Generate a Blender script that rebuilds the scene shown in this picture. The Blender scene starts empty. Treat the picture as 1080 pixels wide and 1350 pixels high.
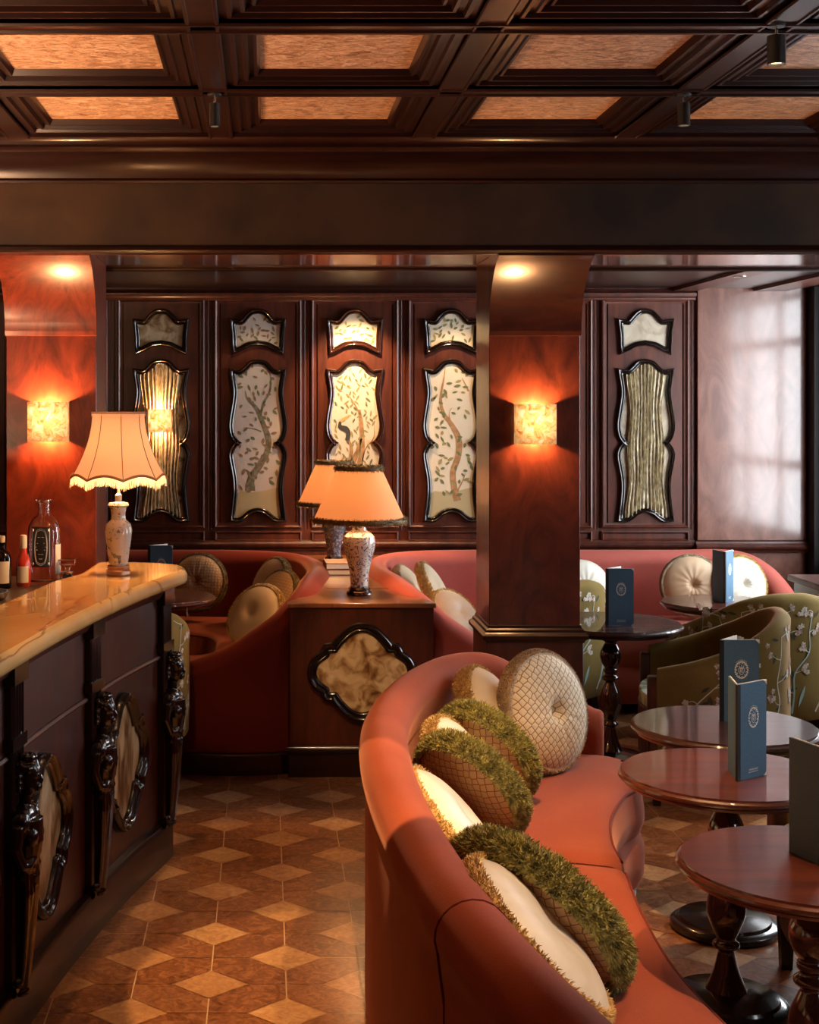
import bpy, math, random
from math import sin, cos, pi, radians, sqrt, exp
from mathutils import Vector, Matrix
from mathutils.geometry import tessellate_polygon
random.seed(7)
SC = bpy.context.scene
COL = SC.collection
H = 1.75
F = 1850.0

# ------------------------------------------------------------ mesh builder
class MB:
    def __init__(s): s.v = []; s.f = []; s.m = []
    def add(s, vs, fs, mi=0):
        o = len(s.v); s.v += [tuple(p) for p in vs]
        for q in fs: s.f.append(tuple(i + o for i in q)); s.m.append(mi)
    def box(s, x0, y0, z0, x1, y1, z1, mi=0):
        v = [(x, y, z) for z in (z0, z1) for y in (y0, y1) for x in (x0, x1)]
        s.add(v, [(0, 2, 3, 1), (4, 5, 7, 6), (0, 1, 5, 4), (2, 6, 7, 3), (0, 4, 6, 2), (1, 3, 7, 5)], mi)
    def loft(s, secs, cv=True, cu=False, caps=True, mi=0):
        n = len(secs[0]); k = len(secs); vs = [p for q in secs for p in q]; fs = []
        for i in range(k if cu else k - 1):
            a = i * n; b = ((i + 1) % k) * n
            for j in range(n if cv else n - 1):
                jj = (j + 1) % n; fs.append((a + j, a + jj, b + jj, b + j))
        if caps and cv and not cu:
            fs.append(tuple(range(n - 1, -1, -1))); fs.append(tuple(range((k - 1) * n, k * n)))
        s.add(vs, fs, mi)
    def lathe(s, prof, n=32, c=(0, 0, 0), mi=0, fn=None, caps=True):
        secs = []
        for i in range(n):
            a = 2 * pi * i / n; row = []
            for (r, z) in prof:
                if fn: r, z = fn(r, z, a)
                row.append((c[0] + r * cos(a), c[1] + r * sin(a), c[2] + z))
            secs.append(row)
        s.loft(secs, cv=False, cu=True, caps=False, mi=mi)
        if caps:
            k = len(prof); o = len(s.v) - n * k
            if prof[0][0] > 1e-5: s.f.append(tuple(o + i * k for i in range(n - 1, -1, -1))); s.m.append(mi)
            if prof[-1][0] > 1e-5: s.f.append(tuple(o + i * k + k - 1 for i in range(n))); s.m.append(mi)
    def tube(s, path, r, n=10, mi=0, closed=False):
        path = [Vector(p) for p in path]; k = len(path); secs = []; up = None
        for i in range(k):
            if closed: t = path[(i + 1) % k] - path[i - 1]
            else: t = path[min(i + 1, k - 1)] - path[max(i - 1, 0)]
            t.normalize()
            if up is None:
                up = Vector((0, 0, 1)) if abs(t.z) < .9 else Vector((1, 0, 0))
            a = t.cross(up); 
            if a.length < 1e-6: a = t.orthogonal()
            a.normalize(); up = a.cross(t).normalized()
            rr = r[i] if isinstance(r, (list, tuple)) else r
            secs.append([path[i] + a * rr * cos(2 * pi * j / n) + up * rr * sin(2 * pi * j / n) for j in range(n)])
        s.loft(secs, cu=closed, mi=mi)
    def ell(s, c, r, nu=14, nv=8, mi=0, rot=None):
        c = Vector(c); vs = []; fs = []
        for j in range(1, nv):
            t = pi * j / nv
            for i in range(nu):
                a = 2 * pi * i / nu
                p = Vector((r[0] * sin(t) * cos(a), r[1] * sin(t) * sin(a), r[2] * cos(t)))
                if rot: p = rot @ p
                vs.append(c + p)
        for e in (Vector((0, 0, r[2])), Vector((0, 0, -r[2]))):
            if rot: e = rot @ e
            vs.append(c + e)
        T = len(vs) - 2
        for j in range(nv - 2):
            for i in range(nu):
                ii = (i + 1) % nu
                fs.append((j * nu + i, (j + 1) * nu + i, (j + 1) * nu + ii, j * nu + ii))
        for i in range(nu):
            ii = (i + 1) % nu
            fs.append((T, i, ii)); fs.append((T + 1, (nv - 2) * nu + ii, (nv - 2) * nu + i))
        s.add(vs, fs, mi)
    def prism(s, pts, t0, t1, pl, mi=0):
        """closed 2d outline filled and given thickness from t0 to t1 along the plane's normal"""
        n = len(pts); tris = tessellate_polygon([[Vector((p[0], p[1], 0)) for p in pts]])
        a = [pl(p[0], p[1], t0) for p in pts]; b = [pl(p[0], p[1], t1) for p in pts]
        fs = []
        for t in tris: fs.append((t[0], t[1], t[2])); fs.append((t[2] + n, t[1] + n, t[0] + n))
        for i in range(n): j = (i + 1) % n; fs.append((i, j, j + n, i + n))
        s.add(a + b, fs, mi)
    def rim(s, pts, prof, pl, mi=0):
        """moulding of given profile (offset outward, height) swept round a closed outline"""
        n = len(pts); ar = sum(pts[i][0] * pts[(i + 1) % n][1] - pts[(i + 1) % n][0] * pts[i][1] for i in range(n))
        sg = 1 if ar > 0 else -1; secs = []
        for i in range(n):
            p0 = Vector(pts[i - 1]); p1 = Vector(pts[i]); p2 = Vector(pts[(i + 1) % n])
            d1 = (p1 - p0).normalized(); d2 = (p2 - p1).normalized()
            n1 = Vector((d1.y, -d1.x)) * sg; n2 = Vector((d2.y, -d2.x)) * sg
            m = n1 + n2
            if m.length < .2: m = n1.copy()
            m.normalize(); k = 1 / max(.6, m.dot(n1))
            secs.append([pl(p1.x + m.x * k * o, p1.y + m.y * k * o, h) for (o, h) in prof])
        s.loft(secs, cv=False, cu=True, caps=False, mi=mi)
    def build(s, name, mats, parent=None, smooth=35, bevel=0, loc=None, sub=0):
        me = bpy.data.meshes.new(name); me.from_pydata(s.v, [], s.f)
        mats = mats if isinstance(mats, (list, tuple)) else [mats]
        for m in mats: me.materials.append(m)
        me.polygons.foreach_set('material_index', s.m)
        me.update()
        import bmesh
        bm = bmesh.new(); bm.from_mesh(me); bmesh.ops.recalc_face_normals(bm, faces=bm.faces); bm.to_mesh(me); bm.free()
        if smooth:
            me.polygons.foreach_set('use_smooth', [True] * len(me.polygons))
            if smooth < 180: me.set_sharp_from_angle(angle=radians(smooth))
        o = bpy.data.objects.new(name, me); COL.objects.link(o)
        if parent: o.parent = parent
        if loc: o.location = loc
        if sub:
            sm = o.modifiers.new('s', 'SUBSURF'); sm.levels = sub; sm.render_levels = sub
        if bevel:
            b = o.modifiers.new('b', 'BEVEL'); b.width = bevel; b.segments = 2; b.limit_method = 'ANGLE'; b.angle_limit = radians(50); b.harden_normals = False
        return o

def thing(name, label, cat, loc=(0, 0, 0), rz=0, group=None):
    o = bpy.data.objects.new(name, None); COL.objects.link(o); o.location = loc; o.rotation_euler = (0, 0, rz)
    o.empty_display_size = .1
    o['label'] = label; o['category'] = cat
    if group: o['group'] = group
    return o
def tag(o, label, cat, group=None):
    o['label'] = label; o['category'] = cat
    if group: o['group'] = group
    return o
def struct(o): o['kind'] = 'structure'; return o
def kids(o): return [c for c in KEEP if c.parent == o]
def copy_tree(o, label=None, loc=None, rz=None, parent=None):
    c = o.copy(); COL.objects.link(c)
    if parent: c.parent = parent
    if label: c['label'] = label
    if loc is not None: c.location = loc
    if rz is not None: c.rotation_euler = (0, 0, rz)
    for ch in list(o.children): copy_tree(ch, parent=c)
    return c
def cat(pts, n=6, closed=False):
    """catmull-rom through points of any dimension"""
    P = [Vector(p) for p in pts]; k = len(P); out = []
    for i in range(k if closed else k - 1):
        p1 = P[i]; p2 = P[(i + 1) % k]
        p0 = P[i - 1] if (i > 0 or closed) else p1 * 2 - p2
        p3 = P[(i + 2) % k] if (i + 2 < k or closed) else p2 * 2 - p1
        for j in range(n):
            t = j / n
            out.append(.5 * ((2 * p1) + (p2 - p0) * t + (2 * p0 - 5 * p1 + 4 * p2 - p3) * t * t + (3 * p1 - p0 - 3 * p2 + p3) * t ** 3))
    if not closed: out.append(P[-1])
    return out

# ------------------------------------------------------------ materials
def newmat(name):
    m = bpy.data.materials.new(name); m.use_nodes = True; nt = m.node_tree
    return m, nt, nt.nodes['Principled BSDF']
def inp(b, **kw):
    al = dict(base='Base Color', rough='Roughness', metal='Metallic', coat='Coat Weight', coatr='Coat Roughness', spec='Specular IOR Level',
              sheen='Sheen Weight', sheenr='Sheen Roughness', sheent='Sheen Tint', trans='Transmission Weight', ior='IOR', emc='Emission Color', ems='Emission Strength', sss='Subsurface Weight', alpha='Alpha')
    for k, v in kw.items():
        if k in ('base', 'emc', 'sheent') and len(v) == 3: v = (*v, 1)
        b.inputs[al[k]].default_value = v
def plain(name, base, **kw):
    m, nt, b = newmat(name); inp(b, base=base, **kw); return m
def N(nt, t, **kw):
    n = nt.nodes.new(t)
    for k, v in kw.items():
        if k in n.inputs.keys(): n.inputs[k].default_value = v
        else: setattr(n, k, v)
    return n
def coords(nt, scale=(1, 1, 1), rot=(0, 0, 0), kind='Object'):
    tc = N(nt, 'ShaderNodeTexCoord'); mp = N(nt, 'ShaderNodeMapping')
    mp.inputs['Scale'].default_value = scale; mp.inputs['Rotation'].default_value = rot
    nt.links.new(tc.outputs[kind], mp.inputs['Vector']); return mp.outputs['Vector']
def ramp(nt, fac, stops, interp='LINEAR'):
    r = N(nt, 'ShaderNodeValToRGB'); e = r.color_ramp.elements; r.color_ramp.interpolation = interp
    while len(e) < len(stops): e.new(.5)
    for i, (p, c) in enumerate(stops):
        e[i].position = p; e[i].color = (*c, 1) if len(c) == 3 else c
    nt.links.new(fac, r.inputs['Fac']); return r.outputs['Color']
def noise(nt, vec, scale=5, detail=4, dist=0, rough=.5):
    n = N(nt, 'ShaderNodeTexNoise'); n.inputs['Scale'].default_value = scale; n.inputs['Detail'].default_value = detail
    n.inputs['Distortion'].default_value = dist; n.inputs['Roughness'].default_value = rough
    nt.links.new(vec, n.inputs['Vector']); return n.outputs['Fac']
def mixc(nt, fac, a, b, mode='MIX'):
    x = N(nt, 'ShaderNodeMix'); x.data_type = 'RGBA'; x.blend_type = mode
    for s_, v in ((0, fac), (6, a), (7, b)):
        if isinstance(v, bpy.types.NodeSocket): nt.links.new(v, x.inputs[s_])
        else: x.inputs[s_].default_value = (*v, 1) if isinstance(v, (tuple, list)) and len(v) == 3 else v
    return x.outputs[2]
def bump(nt, b, h, strength=.2, dist=.01):
    n = N(nt, 'ShaderNodeBump'); n.inputs['Strength'].default_value = strength; n.inputs['Distance'].default_value = dist
    nt.links.new(h, n.inputs['Height']); nt.links.new(n.outputs['Normal'], b.inputs['Normal'])
def noisy(name, stops, scale=5, detail=4, dist=0, sc=(1, 1, 1), bs=0, **kw):
    m, nt, b = newmat(name); v = coords(nt, sc); f = noise(nt, v, scale, detail, dist)
    nt.links.new(ramp(nt, f, stops), b.inputs['Base Color']); inp(b, **kw)
    if bs: bump(nt, b, f, bs, .004)
    return m
def wood(name, dark, light, sc=(3, 3, .6), dist=1.2, scale=4, fine=.25, bs=.03, **kw):
    m, nt, b = newmat(name); v = coords(nt, sc); f = noise(nt, v, scale, 6, dist, .6)
    c = ramp(nt, f, [(.3, dark), (.5, tuple((a + q) / 2 for a, q in zip(dark, light))), (.72, light)])
    v2 = coords(nt, (sc[0] * 12, sc[1] * 12, sc[2] * 2)); f2 = noise(nt, v2, 6, 3, .3)
    c = mixc(nt, fine, c, ramp(nt, f2, [(.35, (.25, .25, .25)), (.65, (1, 1, 1))]), 'MULTIPLY')
    nt.links.new(c, b.inputs['Base Color']); inp(b, **kw)
    if bs: bump(nt, b, f, bs, .01)
    return m

WD = wood('mahogany', (.035, .008, .004), (.105, .022, .010), rough=.42, coat=.25, coatr=.22)
WDX = wood('mahogany_dark', (.010, .003, .002), (.026, .007, .004), rough=.32, coat=.4, coatr=.15)
WBEAM = wood('mahogany_beam', (.014, .0028, .0016), (.034, .007, .0035), sc=(.6, 3, 3), rough=.3, coat=.5, coatr=.18)
WFIG = wood('mahogany_figured_lit', (.075, .010, .005), (.25, .038, .014), sc=(2.2, 2.2, 1.1), dist=3.5, scale=2.4, fine=.15, bs=.06, rough=.32, coat=.5, coatr=.15)  # left pillar: lamp glow put into a redder copy of the wood
WFIGD = wood('mahogany_figured_dark', (.040, .010, .006), (.10, .026, .014), sc=(2.2, 2.2, 1.1), dist=3.5, scale=2.4, fine=.15, bs=.06, rough=.34, coat=.45, coatr=.16)
WWALL = wood('mahogany_wall', (.052, .010, .005), (.15, .033, .013), rough=.42, coat=.25, coatr=.22)
WCON = wood('mahogany_console_top_lit', (.24, .085, .030), (.42, .17, .065), rough=.3, coat=.8, coatr=.12)  # lamplight on the console top put into this lighter wood colour
WMID = wood('mahogany_figured_shaded', (.045, .009, .005), (.155, .032, .014), sc=(2.2, 2.2, 1.1), dist=3.5, scale=2.4, fine=.15, bs=.06, rough=.34, coat=.5, coatr=.14)  # right pillar: its shade put into a duller copy of the wood
WCORB = wood('mahogany_corbel_shaded', (.020, .004, .0025), (.055, .012, .006), sc=(1, 3, 3), rough=.3, coat=.8, coatr=.12)  # right corbel: shade put into a darker wood colour
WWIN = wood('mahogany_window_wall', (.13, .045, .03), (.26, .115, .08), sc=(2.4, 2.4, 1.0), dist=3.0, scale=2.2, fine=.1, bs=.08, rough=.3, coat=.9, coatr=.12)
WTOP = wood('mahogany_table_top', (.055, .011, .006), (.16, .034, .015), sc=(.7, 5, 5), dist=.5, scale=3, fine=.5, bs=0, rough=.4, spec=.3, coat=.7, coatr=.06)
WTOPD = wood('dark_table_wood', (.03, .010, .008), (.07, .022, .016), sc=(.7, 5, 5), dist=.5, scale=3, fine=.4, bs=0, rough=.4, spec=.3, coat=.9, coatr=.06)
WSOF = wood('mahogany_soffit', (.11, .028, .012), (.22, .06, .024), sc=(.6, 2, 3), dist=1, scale=3, fine=.1, bs=0, rough=.22, coat=1, coatr=.1)
LAC = plain('black_lacquer', (.008, .004, .003), rough=.22, coat=.7, coatr=.1)
LACB = plain('brown_lacquer', (.035, .010, .006), rough=.16, coat=1, coatr=.06)
BLACK = plain('matte_black', (.006, .005, .005), rough=.6)
FRZ = noisy('frieze_leather', [(.35, (.013, .005, .002)), (.65, (.055, .024, .009))], scale=3.2, detail=12, bs=.1, rough=.55, coat=.1)

def velvet(name, base, hi, sc=180):
    m, nt, b = newmat(name); v = coords(nt); f = noise(nt, v, 2.5, 3, .4); f2 = noise(nt, v, sc, 2)
    c = ramp(nt, f, [(.3, base), (.75, hi)]); c = mixc(nt, .25, c, ramp(nt, f2, [(.3, (.5, .5, .5)), (.7, (1, 1, 1))]), 'MULTIPLY')
    nt.links.new(c, b.inputs['Base Color']); inp(b, rough=.85, sheen=.35, sheenr=.35, sheent=(1, .5, .35), spec=.2); bump(nt, b, f2, .15, .002); return m
VEL = velvet('terracotta_velvet', (.27, .055, .028), (.37, .088, .045))
VELR = velvet('deep_red_velvet', (.13, .016, .010), (.18, .024, .014))
VELP = velvet('pink_terracotta_velvet', (.44, .105, .082), (.55, .14, .11))
GRN = velvet('olive_velvet', (.15, .105, .026), (.32, .225, .064))
SEATG = noisy('pale_green_print', [(.4, (.15, .19, .12)), (.6, (.45, .48, .36))], scale=14, rough=.8)
EMB = plain('silver_embroidery', (.62, .60, .48), rough=.6)
EMB2 = plain('blue_embroidery', (.32, .50, .46), rough=.6)
EMB3 = plain('rose_embroidery', (.45, .26, .24), rough=.6)
EMB4 = plain('dark_leaf_embroidery', (.035, .045, .025), rough=.7)

def tile(name, a, b_, c_):
    m, nt, b = newmat(name); v = coords(nt, (1, 1, 1)); f = noise(nt, v, 26, 8, 1.6, .65)
    c = ramp(nt, f, [(.3, a), (.5, b_), (.62, c_)]); f2 = noise(nt, v, 3.1, 2)
    c = mixc(nt, .5, c, ramp(nt, f2, [(.35, (.6, .6, .6)), (.7, (1, 1, 1))]), 'MULTIPLY')
    nt.links.new(c, b.inputs['Base Color']); inp(b, rough=.32, coat=.35, coatr=.2); bump(nt, b, f, .04, .003); return m
T_D = tile('brown_marble_tile', (.10, .032, .010), (.25, .09, .03), (.40, .17, .07))
T_D2 = tile('brown_marble_tile_b', (.14, .046, .015), (.31, .12, .045), (.44, .20, .085))
T_L = tile('pale_marble_tile', (.42, .20, .08), (.60, .33, .15), (.70, .42, .21))
T_L2 = tile('pale_marble_tile_b', (.36, .155, .06), (.52, .26, .115), (.62, .35, .165))
GROUT = plain('grout', (.60, .42, .26), rough=.8)
CORK = None
def cork():
    m, nt, b = newmat('burl_ceiling_panel'); v = coords(nt, (1, 1.6, 1)); f = noise(nt, v, 16, 10, 1.6, .8)
    c = ramp(nt, f, [(.38, (.20, .08, .035)), (.48, (.56, .29, .15)), (.60, (.90, .60, .38))])
    nt.links.new(c, b.inputs['Base Color']); inp(b, rough=.45, coat=.2, coatr=.3); bump(nt, b, f, .2, .003); return m
CORK = cork()
def onyx():
    m, nt, b = newmat('honey_onyx'); v = coords(nt, (1, 1, 1), (0, 0, .5))
    f = noise(nt, v, 2.2, 4, .8); c = ramp(nt, f, [(.25, (.62, .30, .09)), (.5, (.80, .47, .17)), (.75, (.86, .60, .28))])
    w = N(nt, 'ShaderNodeTexNoise'); w.inputs['Scale'].default_value = 1.3; w.inputs['Detail'].default_value = 5; w.inputs['Distortion'].default_value = 1.3
    nt.links.new(coords(nt, (1.6, .7, 1), (0, 0, .9)), w.inputs['Vector'])
    vein = ramp(nt, w.outputs['Fac'], [(.485, (0, 0, 0)), (.498, (.8, .8, .8)), (.502, (.8, .8, .8)), (.515, (0, 0, 0))])
    c = mixc(nt, vein, c, (.33, .12, .03))
    nt.links.new(c, b.inputs['Base Color']); inp(b, rough=.14, coat=.6, coatr=.05); return m
ONYX = onyx()
CAPIZ = noisy('mottled_parchment', [(.32, (.12, .055, .02)), (.43, (.34, .22, .11)), (.55, (.60, .49, .31)), (.72, (.72, .63, .45))], scale=13, detail=5, dist=.8, rough=.35, coat=.3)
CAPIZV = noisy('streaked_parchment', [(.32, (.12, .06, .022)), (.44, (.36, .24, .11)), (.56, (.60, .48, .28)), (.7, (.70, .60, .40))], scale=12, detail=5, dist=.8, sc=(1.4, 1.4, .5), rough=.35, coat=.3)
CAPW = noisy('pale_marble_inlay', [(.3, (.35, .26, .17)), (.55, (.58, .50, .38)), (.75, (.66, .60, .48))], scale=7, detail=5, dist=1.5, rough=.3)
SILK = plain('cream_silk', (.80, .70, .52), rough=.6)
SILK2 = plain('grey_cream_silk', (.66, .56, .47), rough=.6)
TRK_O = noisy('painted_trunk_ochre', [(.35, (.34, .17, .06)), (.65, (.55, .31, .14))], scale=30, rough=.7)
TRK_G = noisy('painted_trunk_grey', [(.35, (.12, .10, .055)), (.65, (.30, .25, .16))], scale=40, rough=.7)
LEAF = plain('painted_leaf', (.17, .19, .075), rough=.7)
LEAF2 = plain('painted_leaf_olive', (.36, .30, .11), rough=.7)
LEAF3 = plain('painted_leaf_brown', (.28, .18, .09), rough=.7)
GRND = plain('painted_ground', (.52, .43, .23), rough=.7)
BIRDK = plain('painted_bird_dark', (.05, .05, .04), rough=.7)
BIRDB = plain('painted_bird_beak', (.70, .42, .12), rough=.7)
def goldcloth():
    m, nt, b = newmat('crushed_gold_velvet'); v = coords(nt, (1, 1, .35)); f = noise(nt, v, 70, 4, .5)
    nt.links.new(ramp(nt, f, [(.3, (.16, .12, .06)), (.5, (.52, .44, .27)), (.68, (.88, .81, .60))]), b.inputs['Base Color']); inp(b, rough=.42, sheen=.3); bump(nt, b, f, .3, .004); return m
GOLDC = goldcloth()
BRASS = plain('brass', (.75, .52, .22), metal=1, rough=.25)
GOLD = plain('gold_foil', (.88, .88, .82), rough=.45)
STEEL = plain('steel', (.6, .58, .55), metal=1, rough=.2)
NAVY = noisy('navy_cloth', [(.3, (.065, .155, .25)), (.7, (.09, .20, .32))], scale=300, rough=.65)
SPINE = plain('black_leather', (.008, .008, .009), rough=.5)
PAPER = plain('paper', (.8, .78, .72), rough=.8)
WHITE = plain('white_corner', (.85, .84, .8), rough=.4)
def net(name, base, hi, line, sc=46):
    m, nt, b = newmat(name); v = coords(nt, (1, 1, .0)); vo = N(nt, 'ShaderNodeTexVoronoi'); vo.feature = 'DISTANCE_TO_EDGE'
    vo.inputs['Scale'].default_value = sc; vo.inputs['Randomness'].default_value = .30; nt.links.new(v, vo.inputs['Vector'])
    f = noise(nt, v, 8, 3); c = ramp(nt, f, [(.3, base), (.7, hi)])
    e = ramp(nt, vo.outputs['Distance'], [(.03, (1, 1, 1)), (.085, (0, 0, 0))])
    nt.links.new(mixc(nt, e, c, line), b.inputs['Base Color']); inp(b, rough=.7, sheen=.2); bump(nt, b, vo.outputs['Distance'], .4, .006); return m
NETC = net('cream_net_cloth', (.70, .58, .38), (.80, .70, .50), (.20, .09, .04))
NETT = net('tan_net_cloth', (.42, .27, .14), (.52, .36, .20), (.16, .06, .03))
NETG = net('gold_net_cloth', (.52, .30, .13), (.62, .40, .19), (.34, .17, .07), 60)
IVORY = noisy('ivory_satin', [(.3, (.66, .62, .50)), (.7, (.82, .79, .68))], scale=9, dist=1, rough=.42, sheen=.3, bs=.3)
IVORYD = noisy('pleated_cream', [(.3, (.55, .42, .26)), (.7, (.70, .58, .40))], scale=6, rough=.6, sheen=.2)
TANS = noisy('tan_satin', [(.3, (.50, .30, .16)), (.7, (.66, .46, .29))], scale=6, rough=.5, sheen=.3)
def fur(name, a, c): return noisy(name, [(.3, a), (.7, c)], scale=45, detail=3, rough=.65, sheen=.3)
FUR_G = fur('olive_fur', (.10, .10, .012), (.50, .47, .13))
FUR_O = fur('gold_fur', (.46, .29, .08), (.80, .60, .26))
FUR_B = fur('beige_fur', (.36, .26, .16), (.58, .46, .30))
FUR_D = fur('brown_fur', (.13, .085, .022), (.36, .26, .09))
CHINA = None
def china(name, bg, c1, c2, s=1.0, th=.56):
    m, nt, b = newmat(name); v = coords(nt)
    f = noise(nt, v, 22 * s, 3, 1.8); e = ramp(nt, f, [(th, (0, 0, 0)), (th + .03, (1, 1, 1))])
    f2 = noise(nt, v, 34 * s, 2, 2.4); e2 = ramp(nt, f2, [(th + .02, (0, 0, 0)), (th + .05, (1, 1, 1))])
    c = mixc(nt, e, bg, c1); c = mixc(nt, e2, c, c2); nt.links.new(c, b.inputs['Base Color']); inp(b, rough=.15, coat=.8, coatr=.05); return m
CHINA = china('painted_porcelain', (.80, .74, .62), (.12, .14, .16), (.34, .24, .12), .8, .60)
CHINA2 = china('imari_porcelain', (.78, .72, .64), (.20, .10, .07), (.10, .13, .28), 1.3, .56)
CHINAB = china('blue_porcelain', (.35, .40, .42), (.05, .09, .17), (.12, .14, .13), 1.2, .47)
def glass(name, col=(1, 1, 1), rough=0, ior=1.45): return plain(name, col, rough=rough, trans=1, ior=ior)
GLASS = glass('clear_glass'); GLASSD = glass('dark_glass', (.06, .035, .02)); SAUCE = plain('red_sauce', (.50, .035, .01), rough=.2, coat=1)
LBLW = plain('cream_label', (.72, .62, .45), rough=.7); LBLK = plain('black_label', (.010, .011, .014), rough=.35)
def shade(name, col, emc, ems):
    m, nt, b = newmat(name); nt.nodes.remove(b); out = nt.nodes['Material Output']
    d = N(nt, 'ShaderNodeBsdfDiffuse'); d.inputs['Color'].default_value = (*col, 1)
    t = N(nt, 'ShaderNodeBsdfTranslucent'); t.inputs['Color'].default_value = (*col, 1)
    e = N(nt, 'ShaderNodeEmission'); e.inputs['Color'].default_value = (*emc, 1); e.inputs['Strength'].default_value = ems
    mx = N(nt, 'ShaderNodeMixShader'); mx.inputs[0].default_value = .6
    nt.links.new(d.outputs[0], mx.inputs[1]); nt.links.new(t.outputs[0], mx.inputs[2])
    a = N(nt, 'ShaderNodeAddShader'); nt.links.new(mx.outputs[0], a.inputs[0]); nt.links.new(e.outputs[0], a.inputs[1])
    nt.links.new(a.outputs[0], out.inputs['Surface']); return m
SHADE_C = shade('cream_silk_shade', (.88, .66, .46), (1, .55, .28), .18)
SHADE_O = shade('peach_shade', (.86, .62, .40), (1, .50, .22), .12)
def sconcemat():
    m, nt, b = newmat('lit_mica'); v = coords(nt); f = noise(nt, v, 26, 6, 1.4, .7)
    c = ramp(nt, f, [(.32, (.45, .09, .01)), (.48, (1, .40, .10)), (.66, (1, .72, .34))])
    nt.links.new(c, b.inputs['Base Color']); nt.links.new(c, b.inputs['Emission Color'])
    r = N(nt, 'ShaderNodeTexCoord')
    ln = N(nt, 'ShaderNodeVectorMath'); ln.operation = 'DISTANCE'; ln.inputs[1].default_value = (0, -.07, .015)
    nt.links.new(r.outputs['Object'], ln.inputs[0])
    mr = N(nt, 'ShaderNodeMapRange'); mr.inputs[1].default_value = 0; mr.inputs[2].default_value = .105; mr.inputs[3].default_value = 3.4; mr.inputs[4].default_value = .5
    nt.links.new(ln.outputs['Value'], mr.inputs[0]); nt.links.new(mr.outputs[0], b.inputs['Emission Strength']); inp(b, rough=.4); return m
MICA = sconcemat()
BULB = plain('lit_bulb', (1, .8, .5), emc=(1, .72, .4), ems=12)
SPOTE = plain('lit_spot_lens', (1, .8, .5), emc=(1, .75, .45), ems=5)
def pane():
    m, nt, b = newmat('window_glass'); nt.nodes.remove(b); out = nt.nodes['Material Output']
    t = N(nt, 'ShaderNodeBsdfTransparent'); g = N(nt, 'ShaderNodeBsdfGlossy'); g.inputs['Roughness'].default_value = .02
    mx = N(nt, 'ShaderNodeMixShader'); mx.inputs[0].default_value = .05
    nt.links.new(t.outputs[0], mx.inputs[1]); nt.links.new(g.outputs[0], mx.inputs[2]); nt.links.new(mx.outputs[0], out.inputs['Surface']); return m
PANE = pane()

# ------------------------------------------------------------ floor
XL, XR, YB, YF = -3.0, 3.42, 8.65, -2.6
m = MB(); m.add([(XL - .1, YF - .1, -.002), (XR + .1, YF - .1, -.002), (XR + .1, YB + .1, -.002), (XL - .1, YB + .1, -.002)], [(0, 1, 2, 3)], 0)
cP, P, hR = .2285, .401, .204; g = .0034; rnd = random.Random(3)
def inset(poly, g):
    c = Vector((sum(p[0] for p in poly) / len(poly), sum(p[1] for p in poly) / len(poly)))
    return [((Vector(p) - c) * (1 - g / .1)) + c for p in poly]
for k in range(-14, 16):
    X0 = .0623 + k * cP; off = 0 if k % 2 == 0 else P / 2; X1 = X0 + cP; xm = X0 + cP / 2
    for j in range(-18, 12):
        a = 4.42 + off + j * P
        if X0 < XL - .1 or X1 > XR + .3 or a < YF - .3 or a > YB: continue
        rh = [(X0, a - hR / 2), (xm, a), (X0, a + hR / 2), (X0 - cP / 2, a)]
        hx = [(X0, a + hR / 2), (xm, a), (X1, a), (X1, a + P / 2 - hR / 2), (xm, a + P / 2), (X0, a + P / 2)]
        hy = [(X0, a - hR / 2), (X0, a - P / 2), (xm, a - P / 2), (X1, a - P / 2 + hR / 2), (X1, a), (xm, a)]
        for q, mi in ((rh, 3 + rnd.randint(0, 1)), (hx, 1 + rnd.randint(0, 1)), (hy, 1 + rnd.randint(0, 1))):
            q = inset(q, g / 2); m.add([(min(max(p[0], XL), XR), min(p[1], YB), 0) for p in q], [tuple(range(len(q)))], mi)
struct(m.build('floor', [GROUT, T_D, T_D2, T_L, T_L2], smooth=0))

# ------------------------------------------------------------ walls, windows
m = MB(); m.box(XL - .1, YF - .1, 0, XL, YB + .1, 2.95); struct(m.build('wall_left', WDX))
m = MB(); m.box(XL, YF - .1, 0, XR, YF, 2.95); struct(m.build('wall_front', WDX))
WINS = [(6.35, 8.3), (4.4, 4.95), (1.7, 2.3)]; WZ0, WZ1 = .82, 2.5
m = MB(); ys = [YF - .1] + [y for w in WINS[::-1] for y in w] + [YB + .1]
for i in range(0, len(ys), 2): m.box(XR, ys[i], 0, XR + .22, ys[i + 1], 2.95)
for a, b_ in WINS: m.box(XR, a, 0, XR + .22, b_, WZ0); m.box(XR, a, WZ1, XR + .22, b_, 2.95)
struct(m.build('wall_right', WD))
for i, (a, b_) in enumerate(WINS):
    fr = MB(); x = XR + .1
    fr.box(x - .03, a, WZ0, x + .03, a + .06, WZ1); fr.box(x - .03, b_ - .06, WZ0, x + .03, b_, WZ1)
    fr.box(x - .03, a, WZ0, x + .03, b_, WZ0 + .07); fr.box(x - .03, a, WZ1 - .07, x + .03, b_, WZ1)
    for t in ((1 / 3, 2 / 3) if b_ - a > 1.5 else (.5,)): y = a + (b_ - a) * t; fr.box(x - .015, y - .02, WZ0, x + .015, y + .02, WZ1)
    for z in (1.33, 2.15): fr.box(x - .02, a, z - .03, x + .02, b_, z + .03)
    w = struct(fr.build(f'window_{i+1}', WDX))
    p = MB(); p.box(x - .003, a + .05, WZ0 + .06, x + .003, b_ - .05, WZ1 - .06); p.build('pane', PANE, w, smooth=0)
    s_ = MB(); s_.box(XR - .05, a - .05, WZ0 - .04, XR + .08, b_ + .05, WZ0); s_.build('window_sill', WD, w, bevel=.004)
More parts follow.
